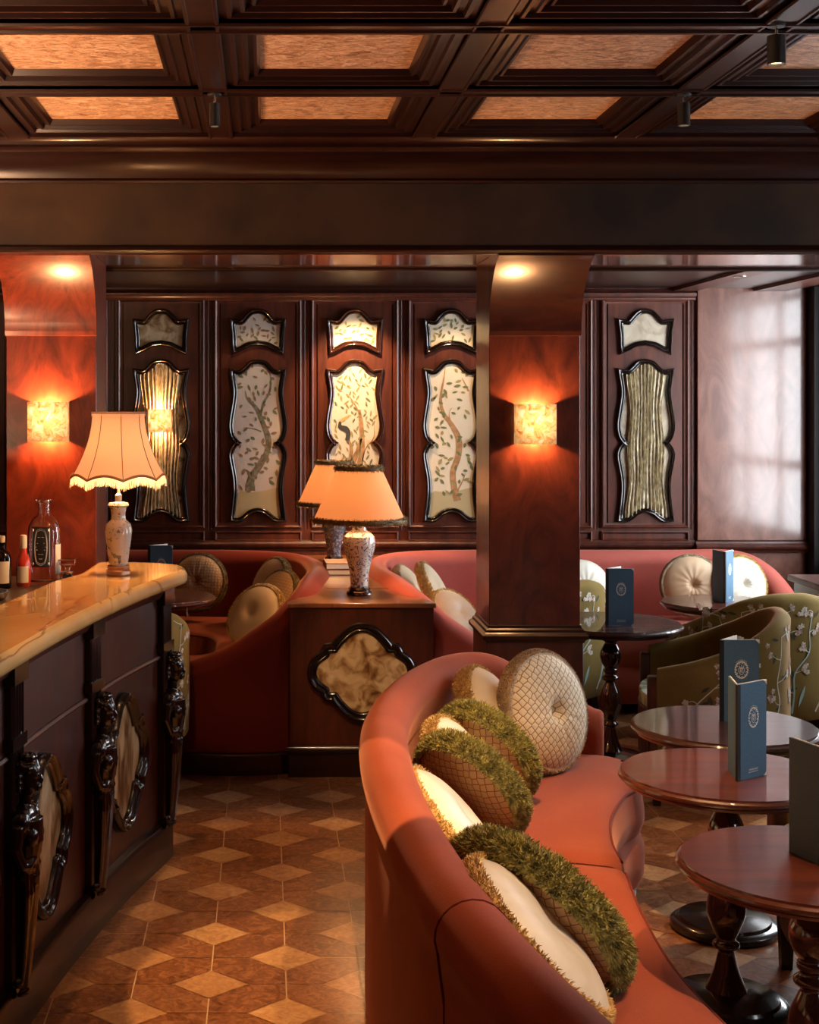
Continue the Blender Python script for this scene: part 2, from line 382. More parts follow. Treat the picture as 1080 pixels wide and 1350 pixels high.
# back wall and its panelling
m = MB(); m.box(XL, YB, 0, XR, YB + .1, 2.95); struct(m.build('wall_back', WWALL))
DXC = .596; XC0 = 2.338
CX = [XC0 - DXC * k for k in range(6)][::-1]   # six framed bays
def yprof(mb, x0, x1, z0, z1, y, prof, mi=0):
    """rectangle moulding on the back wall: prof = (inset, how far it stands off)"""
    mb.rim([(x0, z0), (x1, z0), (x1, z1), (x0, z1)], [(-o, h) for o, h in prof], lambda a, b, h: (a, y - h, b), mi)
m = MB()
for cx in CX + [CX[0] - DXC, CX[0] - 2 * DXC]:
    x0, x1 = cx - .258, cx + .258
    m.box(x0 + .03, YB - .012, 1.0, x1 - .03, YB, 2.36)
    yprof(m, x0 - .01, x1 + .01, .975, 2.385, YB, [(0, 0), (0, .022), (.008, .026), (.014, .022), (.018, .014), (.03, .012), (.034, .002)])
    yprof(m, x0 - .01, x1 + .01, .893, .955, YB, [(0, 0), (0, .018), (.006, .021), (.010, .016), (.014, .004), (.016, 0)])
    for xs in (x0 - .030, x1 + .030): m.tube([(xs, YB - .001, .965), (xs, YB - .001, 2.40)], .004, 6)
struct(m.build('trim_1', WWALL))
def railprof(mb, x0, x1, y, z, s=1.0, mi=0):
    pr = [(0, -.035), (.012, -.033), (.016, -.022), (.026, -.016), (.034, -.004), (.034, .008), (.022, .016), (.016, .028), (0, .032)]
    mb.loft([[(x, y - a * s, z + b * s) for a, b in pr] for x in (x0, x1)], cv=True, mi=mi)
m = MB(); railprof(m, XL, 2.64, YB, .87); m.box(XL, YB - .03, 2.40, 2.64, YB, 2.46); railprof(m, XL, 2.64, YB - .028, 2.41); struct(m.build('trim_2', WD))
# plain figured wall beside the window
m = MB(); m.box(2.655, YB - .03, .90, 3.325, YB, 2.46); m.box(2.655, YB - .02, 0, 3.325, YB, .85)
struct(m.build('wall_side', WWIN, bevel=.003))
m = MB(); railprof(m, 2.64, 3.345, YB - .028, .862, 1.1); struct(m.build('trim_3', WD))
m = MB(); m.box(3.33, YB - .14, 0, XR, YB, 2.46); struct(m.build('trim_4', BLACK))
# alcove ceiling and soffit, bulkhead
m = MB(); m.box(XL, 5.6, 2.45, XR, YB, 2.5); struct(m.build('ceiling', WDX))
m = MB(); m.box(XL, 5.52, 2.345, XR, 6.25, 2.45); struct(m.build('trim_5', WSOF))
m = MB()
for y, z, r in ((5.525, 2.342, .012), (5.56, 2.343, .007), (6.24, 2.343, .012), (6.262, 2.36, .010), (6.275, 2.385, .012)): m.tube([(XL, y, z), (XR, y, z)], r, 8)
m.box(XL, 6.25, 2.345, XR, 6.29, 2.45)
struct(m.build('trim_6', WBEAM))
m = MB(); m.box(XL, 5.5, 2.36, XR, 5.6, 2.9); struct(m.build('wall_bulkhead', FRZ))
m = MB(); m.loft([[(x, 5.5 - a, 2.335 + b) for a, b in ((0, 0), (.012, 0), (.02, .008), (.014, .02), (.008, .026), (0, .03))] for x in (XL, XR)])
pr = [(0, 2.605), (.012, 2.607), (.018, 2.615), (.012, 2.625), (.018, 2.64), (.035, 2.662), (.062, 2.685), (.098, 2.70), (.135, 2.708), (.142, 2.716), (.152, 2.722), (.150, 2.732), (.17, 2.738), (.185, 2.742), (.195, 2.752), (.195, 2.80), (0, 2.80)]
m.loft([[(x, 5.5 - a, b) for a, b in pr] for x in (XL, XR)])
for xb in (-2.2, 2.05):
    pass
struct(m.build('trim_7', WBEAM))
m = MB(); m.box(2.5, 6.4, 2.43, 2.64, YB, 2.452); m.box(3.0, 6.4, 2.43, 3.2, YB, 2.452); struct(m.build('trim_8', WD))
# right corner line seams of the frieze sheets
# ------------------------------------------------------------ coffered ceiling
ZB, ZP = 2.75, 2.79; bx = [-.213 + .767 * k for k in range(-4, 6)]; ty = [4.53 - .78 * k for k in range(-1, 10)]
m = MB(); m.box(XL, YF, 2.86, XR, 5.5, 2.92)
pan = MB()
for x in bx:
    m.box(x, YF, ZB, x + .09, 5.32, ZP + .02)
    for e in (x + .006, x + .084): m.tube([(e, YF, ZB + .002), (e, 5.31, ZB + .002)], .007, 6)
for y in ty[1:]:
    m.box(XL, y - .045, ZB, XR, y + .045, ZP + .02)
    for e in (y - .036, y + .036): m.tube([(XL, e, ZB + .001), (XR, e, ZB + .001)], .009, 6)
PR = [(0, ZB), (0, ZB + .012), (.02, ZB + .012), (.024, ZB + .005), (.034, ZB + .005), (.038, ZB + .018), (.056, ZB + .018), (.060, ZB + .011), (.069, ZB + .011), (.073, ZB + .027), (.086, ZB + .027), (.090, ZB + .020), (.098, ZB + .020), (.107, ZP + .001)]
for i in range(len(bx) - 1):
    for j in range(len(ty) - 1):
        x0, x1 = bx[i] + .09, bx[i + 1]; y0, y1 = ty[j + 1] + .045, ty[j] - .045
        if x1 > XR + .1: continue
        m.rim([(x0, y0), (x1, y0), (x1, y1), (x0, y1)], [(-a, z) for a, z in PR], lambda a, b, h: (a, b, h))
        pan.box(x0 + .10, y0 + .10, ZP, x1 - .10, y1 - .10, ZP + .01)
struct(m.build('ceiling_coffers', WBEAM, smooth=40))
struct(pan.build('ceiling_panels', CORK, smooth=0))

# ------------------------------------------------------------ pillars
def pillar(x0, x1, y0, y1, label):
    t = thing('pillar', label, 'pillar', ((x0 + x1) / 2, (y0 + y1) / 2, 0)); hx = (x1 - x0) / 2; hy = (y1 - y0) / 2
    m = MB(); m.box(-hx, -hy, .8, hx, hy, 2.345); m.build('shaft', WMID if x0 > 0 else WFIG, t, bevel=.003)
    m = MB(); m.box(-hx - .012, -hy - .012, 0, hx + .012, hy + .012, .80); m.build('base', WFIGD, t, bevel=.004)
    m = MB()
    m.rim([(-hx, -hy), (hx, -hy), (hx, hy), (-hx, hy)], [(0, .765), (.014, .765), (.018, .775), (.028, .782), (.030, .795), (.024, .803), (.016, .808), (.014, .818), (.006, .824), (.004, .834), (0, .836)], lambda a, b, h: (a, b, h))
    m.build('moulding', WDX, t)
    # corbel: coved block under the bulkhead
    m = MB(); cp = [(-hy, 2.02), (-hy - .012, 2.022), (-hy - .016, 2.04)]
    for k in range(13):
        a = k / 12; cp.append((-hy - .016 - .232 * (a ** 2.0), 2.04 + .285 * (1 - (1 - a) ** 1.25)))
    cp += [(-hy - .25, 2.36), (-hy, 2.36)]
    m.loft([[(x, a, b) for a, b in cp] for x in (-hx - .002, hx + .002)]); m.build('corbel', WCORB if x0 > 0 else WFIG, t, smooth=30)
    return t
pillar(.917, 1.29, 5.75, 6.1, 'square figured mahogany pillar behind the terracotta sofa, with a lit sconce')
pillar(-1.063, -.693, 5.75, 6.1, 'square wood pillar at the end of the marble bar, red lamp glow put into its colour')

# ------------------------------------------------------------ sconces
LIGHTS = []
def light(kind, loc, power, col, size=.02, rot=None, **kw):
    l = bpy.data.lights.new('lamp_or_added_light', kind); l.energy = power; l.color = col
    if kind in ('POINT', 'SPOT'): l.shadow_soft_size = size
    for k, v in kw.items(): setattr(l, k, v)
    o = bpy.data.objects.new('lamp_or_added_light', l); COL.objects.link(o); o.location = loc
    if rot: o.rotation_euler = rot
    return o
def aim(o, target):
    d = Vector(target) - o.location; o.rotation_euler = d.to_track_quat('-Z', 'Y').to_euler(); return o
WARM = (1, .50, .20)
def sconce(x, y, z, label, s=1.0, p=30):
    t = thing('wall_sconce', label, 'wall lamp', (x, y, z), 0, 'mica wall sconces')
    w = .081 * s; h = .081 * s; dp = .075 * s
    m = MB(); pts = [(-w, 0), (-w, -dp * .75), (-w * .96, -dp), (w * .96, -dp), (w, -dp * .75), (w, 0)]
    outer = [(a, b) for a, b in pts]; inner = [(a * .96, b + (.004 if b < -.01 else 0)) for a, b in pts]
    for zz in ():
        pass
    secs = [[(a, b, zz) for a, b in outer] + [(a, b, zz) for a, b in inner[::-1]] for zz in (-h, h)]
    m.loft(secs); m.build('sconce_shade', MICA, t, smooth=30)
    m = MB(); m.box(-.02, -.012, -.03, .02, 0, .03); m.build('back_plate', BRASS, t, bevel=.003)
    m = MB(); m.tube([(0, -.01, 0), (0, -.035 * s, 0)], .004); m.ell((0, -.036 * s, .005), (.011, .011, .02)); m.build('bulb', BULB, t)
    for dz, k in ((.045 * s, 1), (-.045 * s, .55)): light('POINT', (x, y - .036 * s, z + dz), p * k, WARM, .012)
sconce(1.10, 5.75, 1.66, 'lit mica sconce on the pillar behind the terracotta sofa', 1.0, 20)
sconce(-.885, 5.75, 1.67, 'lit mica sconce on the red pillar above the bar bottles', 1.0, 22)

# ------------------------------------------------------------ ornate outlines
def half_to_full(segs):
    """segs: list of smooth runs of the right half from top centre down to bottom centre (x, y down)"""
    r = []
    for s_ in segs:
        q = cat(s_, 5); r += q[:-1] if s_ is not segs[-1] else q
    left = [Vector((-p.x, p.y)) for p in r[::-1]][1:-1]
    return [(p.x, -p.y) for p in r + left]
LONG = half_to_full([[(0, 358), (35, 366), (62, 393), (85, 413), (110, 422), (137, 418)],
    [(137, 418), (128, 470), (122, 530), (130, 600), (143, 680), (147, 730), (138, 780), (118, 812), (98, 826)],
    [(98, 826), (120, 842), (140, 872), (147, 905), (138, 960), (126, 1030), (122, 1100), (128, 1180), (139, 1268)],
    [(139, 1268), (112, 1270), (90, 1257), (60, 1232), (30, 1218), (0, 1213)]])
CARTO = half_to_full([[(0, 60), (30, 66), (55, 88), (78, 115), (100, 127), (137, 123)], [(137, 123), (129, 190), (127, 265)], [(127, 265), (100, 252), (60, 232), (0, 222)]])
U = 1 / 963.0
def vz(v): return H + (130 - v / 4.5) * YB / F
FPROF = [(-.003, .0), (-.003, .012), (0, .018), (.005, .020), (.009, .016), (.011, .016), (.016, .027), (.022, .029), (.027, .024), (.030, .010), (.031, 0)]
QP = []
for sx, sy, rev in ((1, 1, 0), (1, -1, 1), (-1, -1, 0), (-1, 1, 1)):
    q = [(0, 1), (.20, .94), (.38, .76), (.50, .60), (.56, .50), (.70, .50), (.74, .38), (.93, .22), (1, 0)]
    q = [(a * sx, b * sy) for a, b in q]; q = q[::-1] if rev else q
    QP += q[:-1]
QUAT = [(p.x, p.y) for p in cat(QP, 3, closed=True)]

def leaf(mb, c, ang, L, W, pl, h, mi):
    pts = []
    for t in (0, .25, .5, .75, 1, .75, .5, .25):
        k = len(pts); sg = 1 if k <= 4 else -1
        w = W * sin(pi * t) ** .8 * sg * .5 if 0 < t < 1 else 0
        x = (t - .5) * L; pts.append((c[0] + x * cos(ang) - w * sin(ang), c[1] + x * sin(ang) + w * cos(ang)))
    o = len(mb.v); mb.v += [pl(p[0], p[1], h) for p in pts]; mb.f.append(tuple(range(o, o + 8))); mb.m.append(mi)
def stroke(mb, pts, ws, pl, h, mi):
    P_ = cat(pts, 4); n = len(P_); vs = []
    for i, p in enumerate(P_):
        d = (P_[min(i + 1, n - 1)] - P_[max(i - 1, 0)]).normalized(); t = i / (n - 1) * (len(ws) - 1); a = int(min(t, len(ws) - 2)); w = ws[a] + (ws[a + 1] - ws[a]) * (t - a)
        vs += [pl(p.x - d.y * w / 2, p.y + d.x * w / 2, h), pl(p.x + d.y * w / 2, p.y - d.x * w / 2, h)]
    mb.add(vs, [(2 * i, 2 * i + 1, 2 * i + 3, 2 * i + 2) for i in range(n - 1)], mi)
def inside(p, poly):
    r = False; n = len(poly)
    for i in range(n):
        a, b = poly[i], poly[i - 1]
        if (a[1] > p[1]) != (b[1] > p[1]) and p[0] < (b[0] - a[0]) * (p[1] - a[1]) / (b[1] - a[1]) + a[0]: r = not r
    return r
def panel(cx, kind, lab, seed=1):
    rr = random.Random(seed); yy = YB - .013
    for which, OUT, zc in (('top', CARTO, 165), ('long', LONG, 810)):
        z0 = vz(0); pl = lambda a, b, h: (a * U, -h, (b + zc) * U)
        nm = 'wall_painting' if kind in 'bcd' else ('draped_wall_frame' if which == 'long' else 'wall_cartouche')
        if which == 'top' and kind in 'bcd': nm = 'cartouche_painting'
        t = thing(nm, lab[which], 'wall panel', (cx, yy, vz(zc)), 0, 'ornate framed panels on the back wall')
        m = MB(); m.rim(OUT, [(a / U, h) for a, h in FPROF], pl); m.build('frame', LACB if kind == 'c' else LAC, t, smooth=50)
        m = MB()
        if kind in 'bcd':
            m.prism(OUT, 0, .006, pl, 0)
            tr = 2 if kind == 'b' else 1
            lf = {'b': [5, 5, 3], 'c': [4, 4, 3], 'd': [3, 3, 4]}[kind]
            if which == 'long':
                trunks = {'b': [([(-45, 1110), (-40, 1040), (10, 960), (55, 880), (62, 800), (25, 700), (-10, 620), (-60, 570), (-75, 520)], [58, 44, 40, 34, 34, 28, 22, 10, 3]),
                                ([(15, 660), (35, 590), (70, 520), (75, 430), (50, 400)], [14, 14, 12, 8, 3]), ([(20, 760), (-20, 745), (-60, 740), (-85, 760)], [9, 7, 5, 2]), ([(-40, 1010), (-80, 985), (-90, 1000)], [14, 9, 4])],
                          'c': [([(0, 1190), (25, 1060), (28, 960), (44, 860), (38, 720), (28, 630)], [60, 44, 34, 30, 26, 14]), ([(35, 1000), (60, 870), (110, 800), (118, 720)], [9, 6, 5, 2]), ([(-70, 1180), (-35, 1000), (15, 880), (38, 800)], [50, 44, 26, 14]), ([(32, 660), (0, 600), (-30, 550)], [12, 7, 3]), ([(-30, 960), (-20, 860), (-40, 800)], [30, 18, 8])],
                          'd': [([(35, 1170), (15, 1090), (8, 1000), (40, 900), (40, 800), (0, 720), (-50, 650), (-65, 560), (-45, 440), (-38, 380)], [44, 34, 34, 36, 36, 28, 22, 16, 7, 3]),
                                ([(35, 1110), (65, 1050), (80, 1010)], [10, 6, 3]), ([(100, 520), (75, 470), (60, 440)], [12, 7, 2]), ([(-10, 690), (-15, 650), (0, 620)], [5, 3, 2])]}[kind]
                gp = [(x, y) for x, y in [(-135, -1268), (-128, -1130)] + [(-100, -1112), (-40, -1120), (30, -1112), (100, -1095), (128, -1090), (135, -1268), (112, -1268), (90, -1256), (60, -1231), (30, -1217), (0, -1212), (-30, -1217), (-60, -1231), (-90, -1256), (-112, -1268)]]
                tg = tessellate_polygon([[Vector((x, y, 0)) for x, y in gp]]); m.add([pl(x, y, .0066) for x, y in gp], tg, 6)
                for ps, ws in trunks: stroke(m, [(x, -y) for x, y in ps], ws, pl, .0072, tr)
                pts = [(x, -y) for ps, ws in trunks for x, y in ps]
                n = {'b': 74, 'c': 120, 'd': 66}[kind]; got = 0; used = []
                while got < n:
                    x = rr.uniform(-135, 135); y = -rr.uniform(370, 1140)
                    if not inside((x * 1.12, y), OUT): continue
                    if any((x - a) ** 2 + ((y - b)) ** 2 < 19 ** 2 for a, b in used): continue
                    if kind == 'c' and -110 < x < -20 and -820 < y < -640: continue
                    used.append((x, y)); got += 1
                    leaf(m, (x, y), rr.uniform(0, pi) if kind != 'c' else rr.choice((.9, 1.2, 2.0, 2.3)) + rr.uniform(-.3, .3), rr.uniform(26, 44), rr.uniform(12, 19) if kind != 'c' else rr.uniform(9, 13), pl, .0078, rr.choice(lf))
                if kind == 'c':   # long-beaked dark bird on the branch
                    stroke(m, [(-88, -700), (-86, -732), (-55, -745), (-38, -770), (-44, -812)], [12, 26, 36, 26, 26], pl, .0084, 7)
                    stroke(m, [(-85, -700), (-58, -682), (-22, -660)], [16, 16, 4], pl, .0088, 8)
            else:
                used = []; got = 0
                while got < 24:
                    x = rr.uniform(-115, 115); y = -rr.uniform(75, 245)
                    if not inside((x * 1.12, y * 1.0), OUT) or not inside((x, y - 16), OUT) or not inside((x, y + 14), OUT): continue
                    if any((x - a) ** 2 + (y - b) ** 2 < 19 ** 2 for a, b in used): continue
                    used.append((x, y)); got += 1
                    leaf(m, (x, y), rr.uniform(0, pi), rr.uniform(24, 40), rr.uniform(10, 16), pl, .0078, rr.choice(lf))
            m.build('painting', [SILK2 if kind == 'b' else SILK, TRK_O, TRK_G, LEAF, LEAF2, LEAF3, GRND, BIRDK, BIRDB], t, smooth=0)
        elif which == 'top':
            m.prism(OUT, 0, .006, pl, 0); m.build('inlay', CAPIZ if kind == 'a' else CAPW, t, smooth=0)
        else:
            m.prism(OUT, 0, .003, pl, 0); m.build('backing', CAPW if kind == 'e' else CAPIZ, t, smooth=0)
            m = MB(); nu = 120; nv = 34
            def top(x): 
                x = abs(x); return 358 + 64 * (1 - exp(-(x / 62) ** 2.4))
            def bot(x):
                x = abs(x); return 1213 + 56 * (1 - exp(-(x / 62) ** 2.2))
            rows = []
            ph = [rr.uniform(0, 6) for _ in range(6)]
            for j in range(nv + 1):
                v = j / nv; row = []
                for i in range(nu + 1):
                    u = -1 + 2 * i / nu; w = 106 + 9 * cos(4 * pi * v) + 4 * cos(2 * pi * v) + 4 * sin(5 * v + ph[0])
                    x = u * w; y = top(x) * (1 - v) + bot(x) * v
                    d = .012 + .0095 * sin(34 * u + ph[1] + .8 * sin(3 * v + ph[2])) + .0035 * sin(61 * u + ph[3] + 1.2 * sin(4 * v)) + .002 * sin(17 * u + 5 * v)
                    row.append(pl(x, -y, max(.004, d)))
                rows.append(row)
            m.loft(rows, cv=False, caps=False); m.build('drapery', GOLDC, t, smooth=180)
panel(CX[0], 'a', {'top': 'brown mottled arched cartouche, leftmost above the dark draped panel', 'long': 'dim gold draped panel behind the fringed bar lamp'}, 1)
panel(CX[1], 'b', {'top': 'grey-cream leafy cartouche above the grey twisted tree painting', 'long': 'painted panel with a grey twisted tree in black frame'}, 2)
panel(CX[2], 'c', {'top': 'brightly lit leafy cartouche above the bird painting', 'long': 'brightly lit painted panel with a long-beaked dark bird'}, 3)
panel(CX[3], 'd', {'top': 'cream cartouche with green leaves partly behind the pillar', 'long': 'painted panel with an ochre-trunked tree beside the pillar'}, 4)
panel(CX[5], 'e', {'top': 'pale marbled cartouche right of the pillar', 'long': 'silvery gold draped panel right of the pillar'}, 5)
sconce(CX[0] - .005, YB - .03, 1.635, 'small lit mica sconce in front of the dark draped wall panel', .86, 12)

# ------------------------------------------------------------ upholstered backs and seats
def normals(path):
    n = len(path); out = []
    for i in range(n):
        d = (path[min(i + 1, n - 1)] - path[max(i - 1, 0)]); d = Vector((d.x, d.y)).normalized(); out.append(Vector((d.y, -d.x)))
    return out
def back_shell(path, side, t=.055, zb=.03, name='backrest', mats=None, parent=None, roll=.018, zin=.3, seams=()):
    """path: (x, y, ridge z); side=+1 when the outside lies to the right of the path"""
    P_ = cat(path, 8); ns = normals(P_); m = MB(); secs = []
    for i, (p, n) in enumerate(zip(P_, ns)):
        n = n * side; zr = p.z; e = t + roll; prof = [(t - .004, zb), (t, zb + .02), (t, zr - .16), (t + .004, zr - .12)]
        sq = 1.0
        for s_ in seams:
            q = abs(i - s_); sq = min(sq, .90 + .1 * min(1, q / 1.0))
        for k in range(13):
            a = -.35 + (pi + .7) * k / 12; prof.append((e * cos(a) * sq, zr - e * .95 + e * .95 * sin(a) * sq))
        prof += [(-t + .012, zr - .17), (-t + .02, max(zin, .1)), (-t + .02, zb)]
        secs.append([(p.x + n.x * o, p.y + n.y * o, z) for o, z in prof])
    # rounded ends
    for end in (0, -1):
        base = secs[end]; p = P_[end]; q = P_[1] if end == 0 else P_[-2]; d = Vector((p.x - q.x, p.y - q.y)).normalized(); extra = []
        for k, (off, sc) in enumerate(((.016, .93), (.028, .78), (.034, .5))):
            extra.append([(p.x + d.x * off + (a - p.x) * sc, p.y + d.y * off + (b - p.y) * sc, z if z < .2 else z - (1 - sc) * .07 * (z - .1)) for a, b, z in base])
        secs = (extra[::-1] + secs) if end == 0 else (secs + extra)
    m.loft(secs); return m.build(name, mats, parent, smooth=60)
def seat_piece(inner, front, zs, parent, mat, name='seat', z0=.06, lobes=True, n=8, crown=.012, seam=None):
    A = cat(inner, n); B = cat(front, n); k = len(A); m = MB(); secs = []
    for i in range(k):
        a = Vector((A[i].x, A[i].y)); b = Vector((B[i].x, B[i].y)); L = (b - a).length; d = (b - a) / L
        tt = i / (k - 1); e = min(tt, 1 - tt) * (k - 1); dz = -.020 * max(0, 1 - e / 1.6) ** 2; sh = -.010 * max(0, 1 - e / 1.2) ** 2
        prof = [(0, zs)]
        for q in (.2, .4, .6, .8): prof.append((L * q, zs + crown * sin(pi * q)))
        for th in range(0, 91, 18):
            r = .045; prof.append((L - r + r * sin(radians(th)) + sh, zs - r + r * cos(radians(th))))
        if lobes:
            zm = (zs + z0) / 2
            for zz, o in ((zs - .09, .010), (zm + .05, .012), (zm + .015, -.002), (zm, -.010), (zm - .015, -.002), (zm - .05, .012), (z0 + .04, .008), (z0, -.012)): prof.append((L + o + sh, zz))
        else:
            prof += [(L + sh, z0 + .1), (L + sh, z0)]
        prof.append((0, z0))
        secs.append([(a.x + d.x * o, a.y + d.y * o, z + (dz if z > .2 else 0)) for o, z in prof])
    m.loft(secs); o = m.build(name, mat, parent, smooth=50)
    # piping along the front edge
    p = MB(); p.tube([Vector((B[i].x, B[i].y, zs - .018)) - Vector(((B[i] - A[i]).x, (B[i] - A[i]).y, 0)).normalized() * .008 for i in range(1, k - 1)], .0045, 6)
    p.build('piping', VELR, o)
    return o
def foot(parent, x, y, h=.06, r=.022, mat=None):
    m = MB(); m.lathe([(r * .7, 0), (r, .01), (r * 1.1, h)], 12, (x, y, 0)); m.build('foot', mat or WDX, parent)

# foreground serpentine sofa
S = thing('curved_sofa', 'large terracotta velvet curved sofa in the foreground lined with round cushions', 'sofa', (.7, 3.6, 0))
def loc2(pts, o=(.7, 3.6)): return [Vector((p[0] - o[0], p[1] - o[1], *(p[2:] if len(p) > 2 else (0,)))) for p in pts]
bp = [(.78, 1.35, .80), (.62, 1.75, .80), (.487, 2.2, .80), (.385, 2.75, .80), (.338, 3.35, .80), (.336, 3.9, .80), (.378, 4.38, .80), (.50, 4.85, .805), (.68, 5.20, .81), (.86, 5.34, .79), (1.05, 5.37, .69), (1.25, 5.33, .585)]
back_shell(loc2(bp), -1, mats=VEL, parent=S, seams=(26,))
P_ = cat(loc2(bp), 8); k = 23; nn_ = normals(P_)[k] * -1; p_ = P_[k]; m = MB(); e = .0735
m.tube([(p_.x + nn_.x * .0555, p_.y + nn_.y * .0555, z) for z in (.04, .2, .4, .6)] + [(p_.x + nn_.x * e * cos(-.35 + (pi + .7) * q / 14), p_.y + nn_.y * e * cos(-.35 + (pi + .7) * q / 14), .80 - e * .95 + e * .95 * sin(-.35 + (pi + .7) * q / 14)) for q in range(15)], .0028, 6)
m.build('seam', VELR, S)
inn = [(.45, 2.2), (.42, 2.8), (.37, 3.4), (.37, 3.8), (.38, 4.1)]
fro = [(1.32, 2.2), (1.08, 2.65), (.985, 3.2), (.995, 3.65), (1.045, 4.06)]
seat_piece(loc2(inn), loc2(fro), .42, S, VEL)
inn2 = [(.38, 4.12), (.42, 4.4), (.52, 4.75), (.74, 5.12), (.95, 5.30), (1.2, 5.30)]
fro2 = [(1.05, 4.08), (1.07, 4.30), (1.13, 4.55), (1.23, 4.78), (1.32, 4.92), (1.36, 5.22)]
seat_piece(loc2(inn2), loc2(fro2), .42, S, VEL)
inn3 = [(.60, 1.75), (.52, 2.0), (.455, 2.19)]; fro3 = [(1.6, 1.9), (1.45, 2.03), (1.33, 2.19)]
seat_piece(loc2(inn3), loc2(fro3), .42, S, VEL)
for x, y in ((1.27, 4.9), (1.03, 4.2), (.98, 3.3), (.34, 3.3), (.5, 4.75), (1.2, 5.3)): foot(S, x - .7, y - 3.6, mat=STEEL if x > 1.2 and y < 5 else WDX)

# booths behind: left and right of the console, and along the back wall
def booth(side, label, o):
    t = thing('banquette', label, 'banquette', (o[0], o[1], 0)); f = (lambda x: x) if side < 0 else (lambda x: .90 - x)
    vm = VELR if side < 0 else VELP
    bp = [(-.42, 6.66, .50), (-.2, 6.63, .585), (-.02, 6.64, .70), (.10, 6.68, .785), (.185, 6.85, .84), (.235, 7.2, .86), (.285, 7.65, .86), (.25, 8.05, .86), (.10, 8.33, .86), (-.2, 8.44, .86), (-.7, 8.45, .86), (-1.4, 8.45, .86), (-2.3, 8.45, .86)]
    inn = [(-.40, 6.70), (-.15, 6.68), (.06, 6.74), (.15, 7.0), (.20, 7.45), (.18, 7.95), (.0, 8.28), (-.45, 8.38), (-1.2, 8.40), (-2.2, 8.40)]
    fro = [(-.42, 7.12), (-.36, 7.14), (-.31, 7.18), (-.28, 7.26), (-.27, 7.4), (-.28, 7.6), (-.36, 7.76), (-.6, 7.84), (-1.2, 7.85), (-2.2, 7.85)]
    if side > 0:
        bp = bp[1:]; bp[0] = (-.24, 6.63, .56); bp = bp[:-2] + [(-1.5, 8.45, .86), (-1.9, 8.44, .86), (-2.06, 8.35, .80), (-2.13, 8.15, .66), (-2.14, 7.95, .52)]
        inn = inn[1:-2] + [(-1.2, 8.40), (-1.75, 8.40), (-2.02, 8.30), (-2.07, 8.1)]
        fro = [(-.2, 7.12), (-.22, 7.14), (-.24, 7.18), (-.26, 7.26), (-.27, 7.4), (-.30, 7.6), (-.45, 7.80), (-1.1, 7.84), (-1.5, 7.84), (-1.75, 7.82), (-1.95, 7.80)][:len(inn)]
        fro[-1] = (-1.95, 7.9)
    L = lambda pts: [Vector((f(p[0]) - o[0], p[1] - o[1], *(p[2:] if len(p) > 2 else (0,)))) for p in pts]
    back_shell(L(bp), side * -1 * -1 if side < 0 else -1 * -1 * -1, t=.05, mats=vm, parent=t, zb=.10)
    seat_piece(L(inn), L(fro), .47, t, VEL if side < 0 else VELP, n=6)
    m = MB(); P_ = cat(L(bp), 5); ns = normals(P_); sd = 1 if side < 0 else -1
    m.loft([[(p.x + n.x * a * sd, p.y + n.y * a * sd, z) for a, z in ((.04, 0), (.062, 0), (.062, .085), (.055, .098), (.04, .1))] for p, n in zip(P_, ns)])
    m.build('baseboard', WDX, t)
    return t
booth(-1, 'deep red velvet curved booth left of the lamp console', (-.4, 7.6))
booth(1, 'pink terracotta banquette from the lamp console along the right back wall', (1.9, 7.9))

# ------------------------------------------------------------ console between the booths
t = thing('console', 'dark wood console with cream quatrefoil inlay holding the porcelain lamps', 'console', (.45, 6.55, 0))
m = MB()
def cplan(e, zt=None):
    L_ = [(.115 - e, 6.55 - e), (.115 - e, 6.60), (.235 - e, 6.88), (.315 - e, 7.30), (.36 - e, 7.7), (.33 - e, 8.1), (.2, 8.44), (.2, 8.6)]
    R_ = [(.9 - x if k else .785 + e, y) for k, (x, y) in enumerate(L_)]; R_[0] = (.785 + e, 6.55 - e); R_[1] = (.785 + e, 6.60)
    return [(x - .45, y - 6.55) for x, y in R_ + L_[::-1]]
def curve_front(pts): return pts
m.prism(cplan(0), .12, .79, lambda a, b, h: (a, b + (-.018 * (1 - (a / .34) ** 2) if b < .06 and abs(a) < .34 else 0), h)); m.build('body', WD, t)
m = MB(); m.prism(cplan(.012), .79, .812, lambda a, b, h: (a, b, h)); m.build('tabletop', WCON, t, bevel=.004)
m = MB(); m.prism([(a, b) for a, b in cplan(.008)][:], 0, .12, lambda a, b, h: (a, b, h)); m.build('plinth', WDX, t, bevel=.003)
m = MB(); railprof(m, -.35, .35, -.005, .125, .7); m.build('moulding', WDX, t)
m = MB(); pl = lambda a, b, h: (a, -h, b)
q = [(a * .215, b * .19 + .49) for a, b in QUAT]
m.rim(q, [(a * 1.35, h * 1.1) for a, h in FPROF], pl); fr = m.build('frame', LAC, t, smooth=50)
m = MB(); m.prism(q, 0, .01, pl); m.build('inlay', CAPIZ, t, smooth=0)
m = MB(); m.box(-.145, 7.05 - 6.55, .812, .17, 7.06 - 6.55, .8135); m.build('seam_strip', BRASS, t)

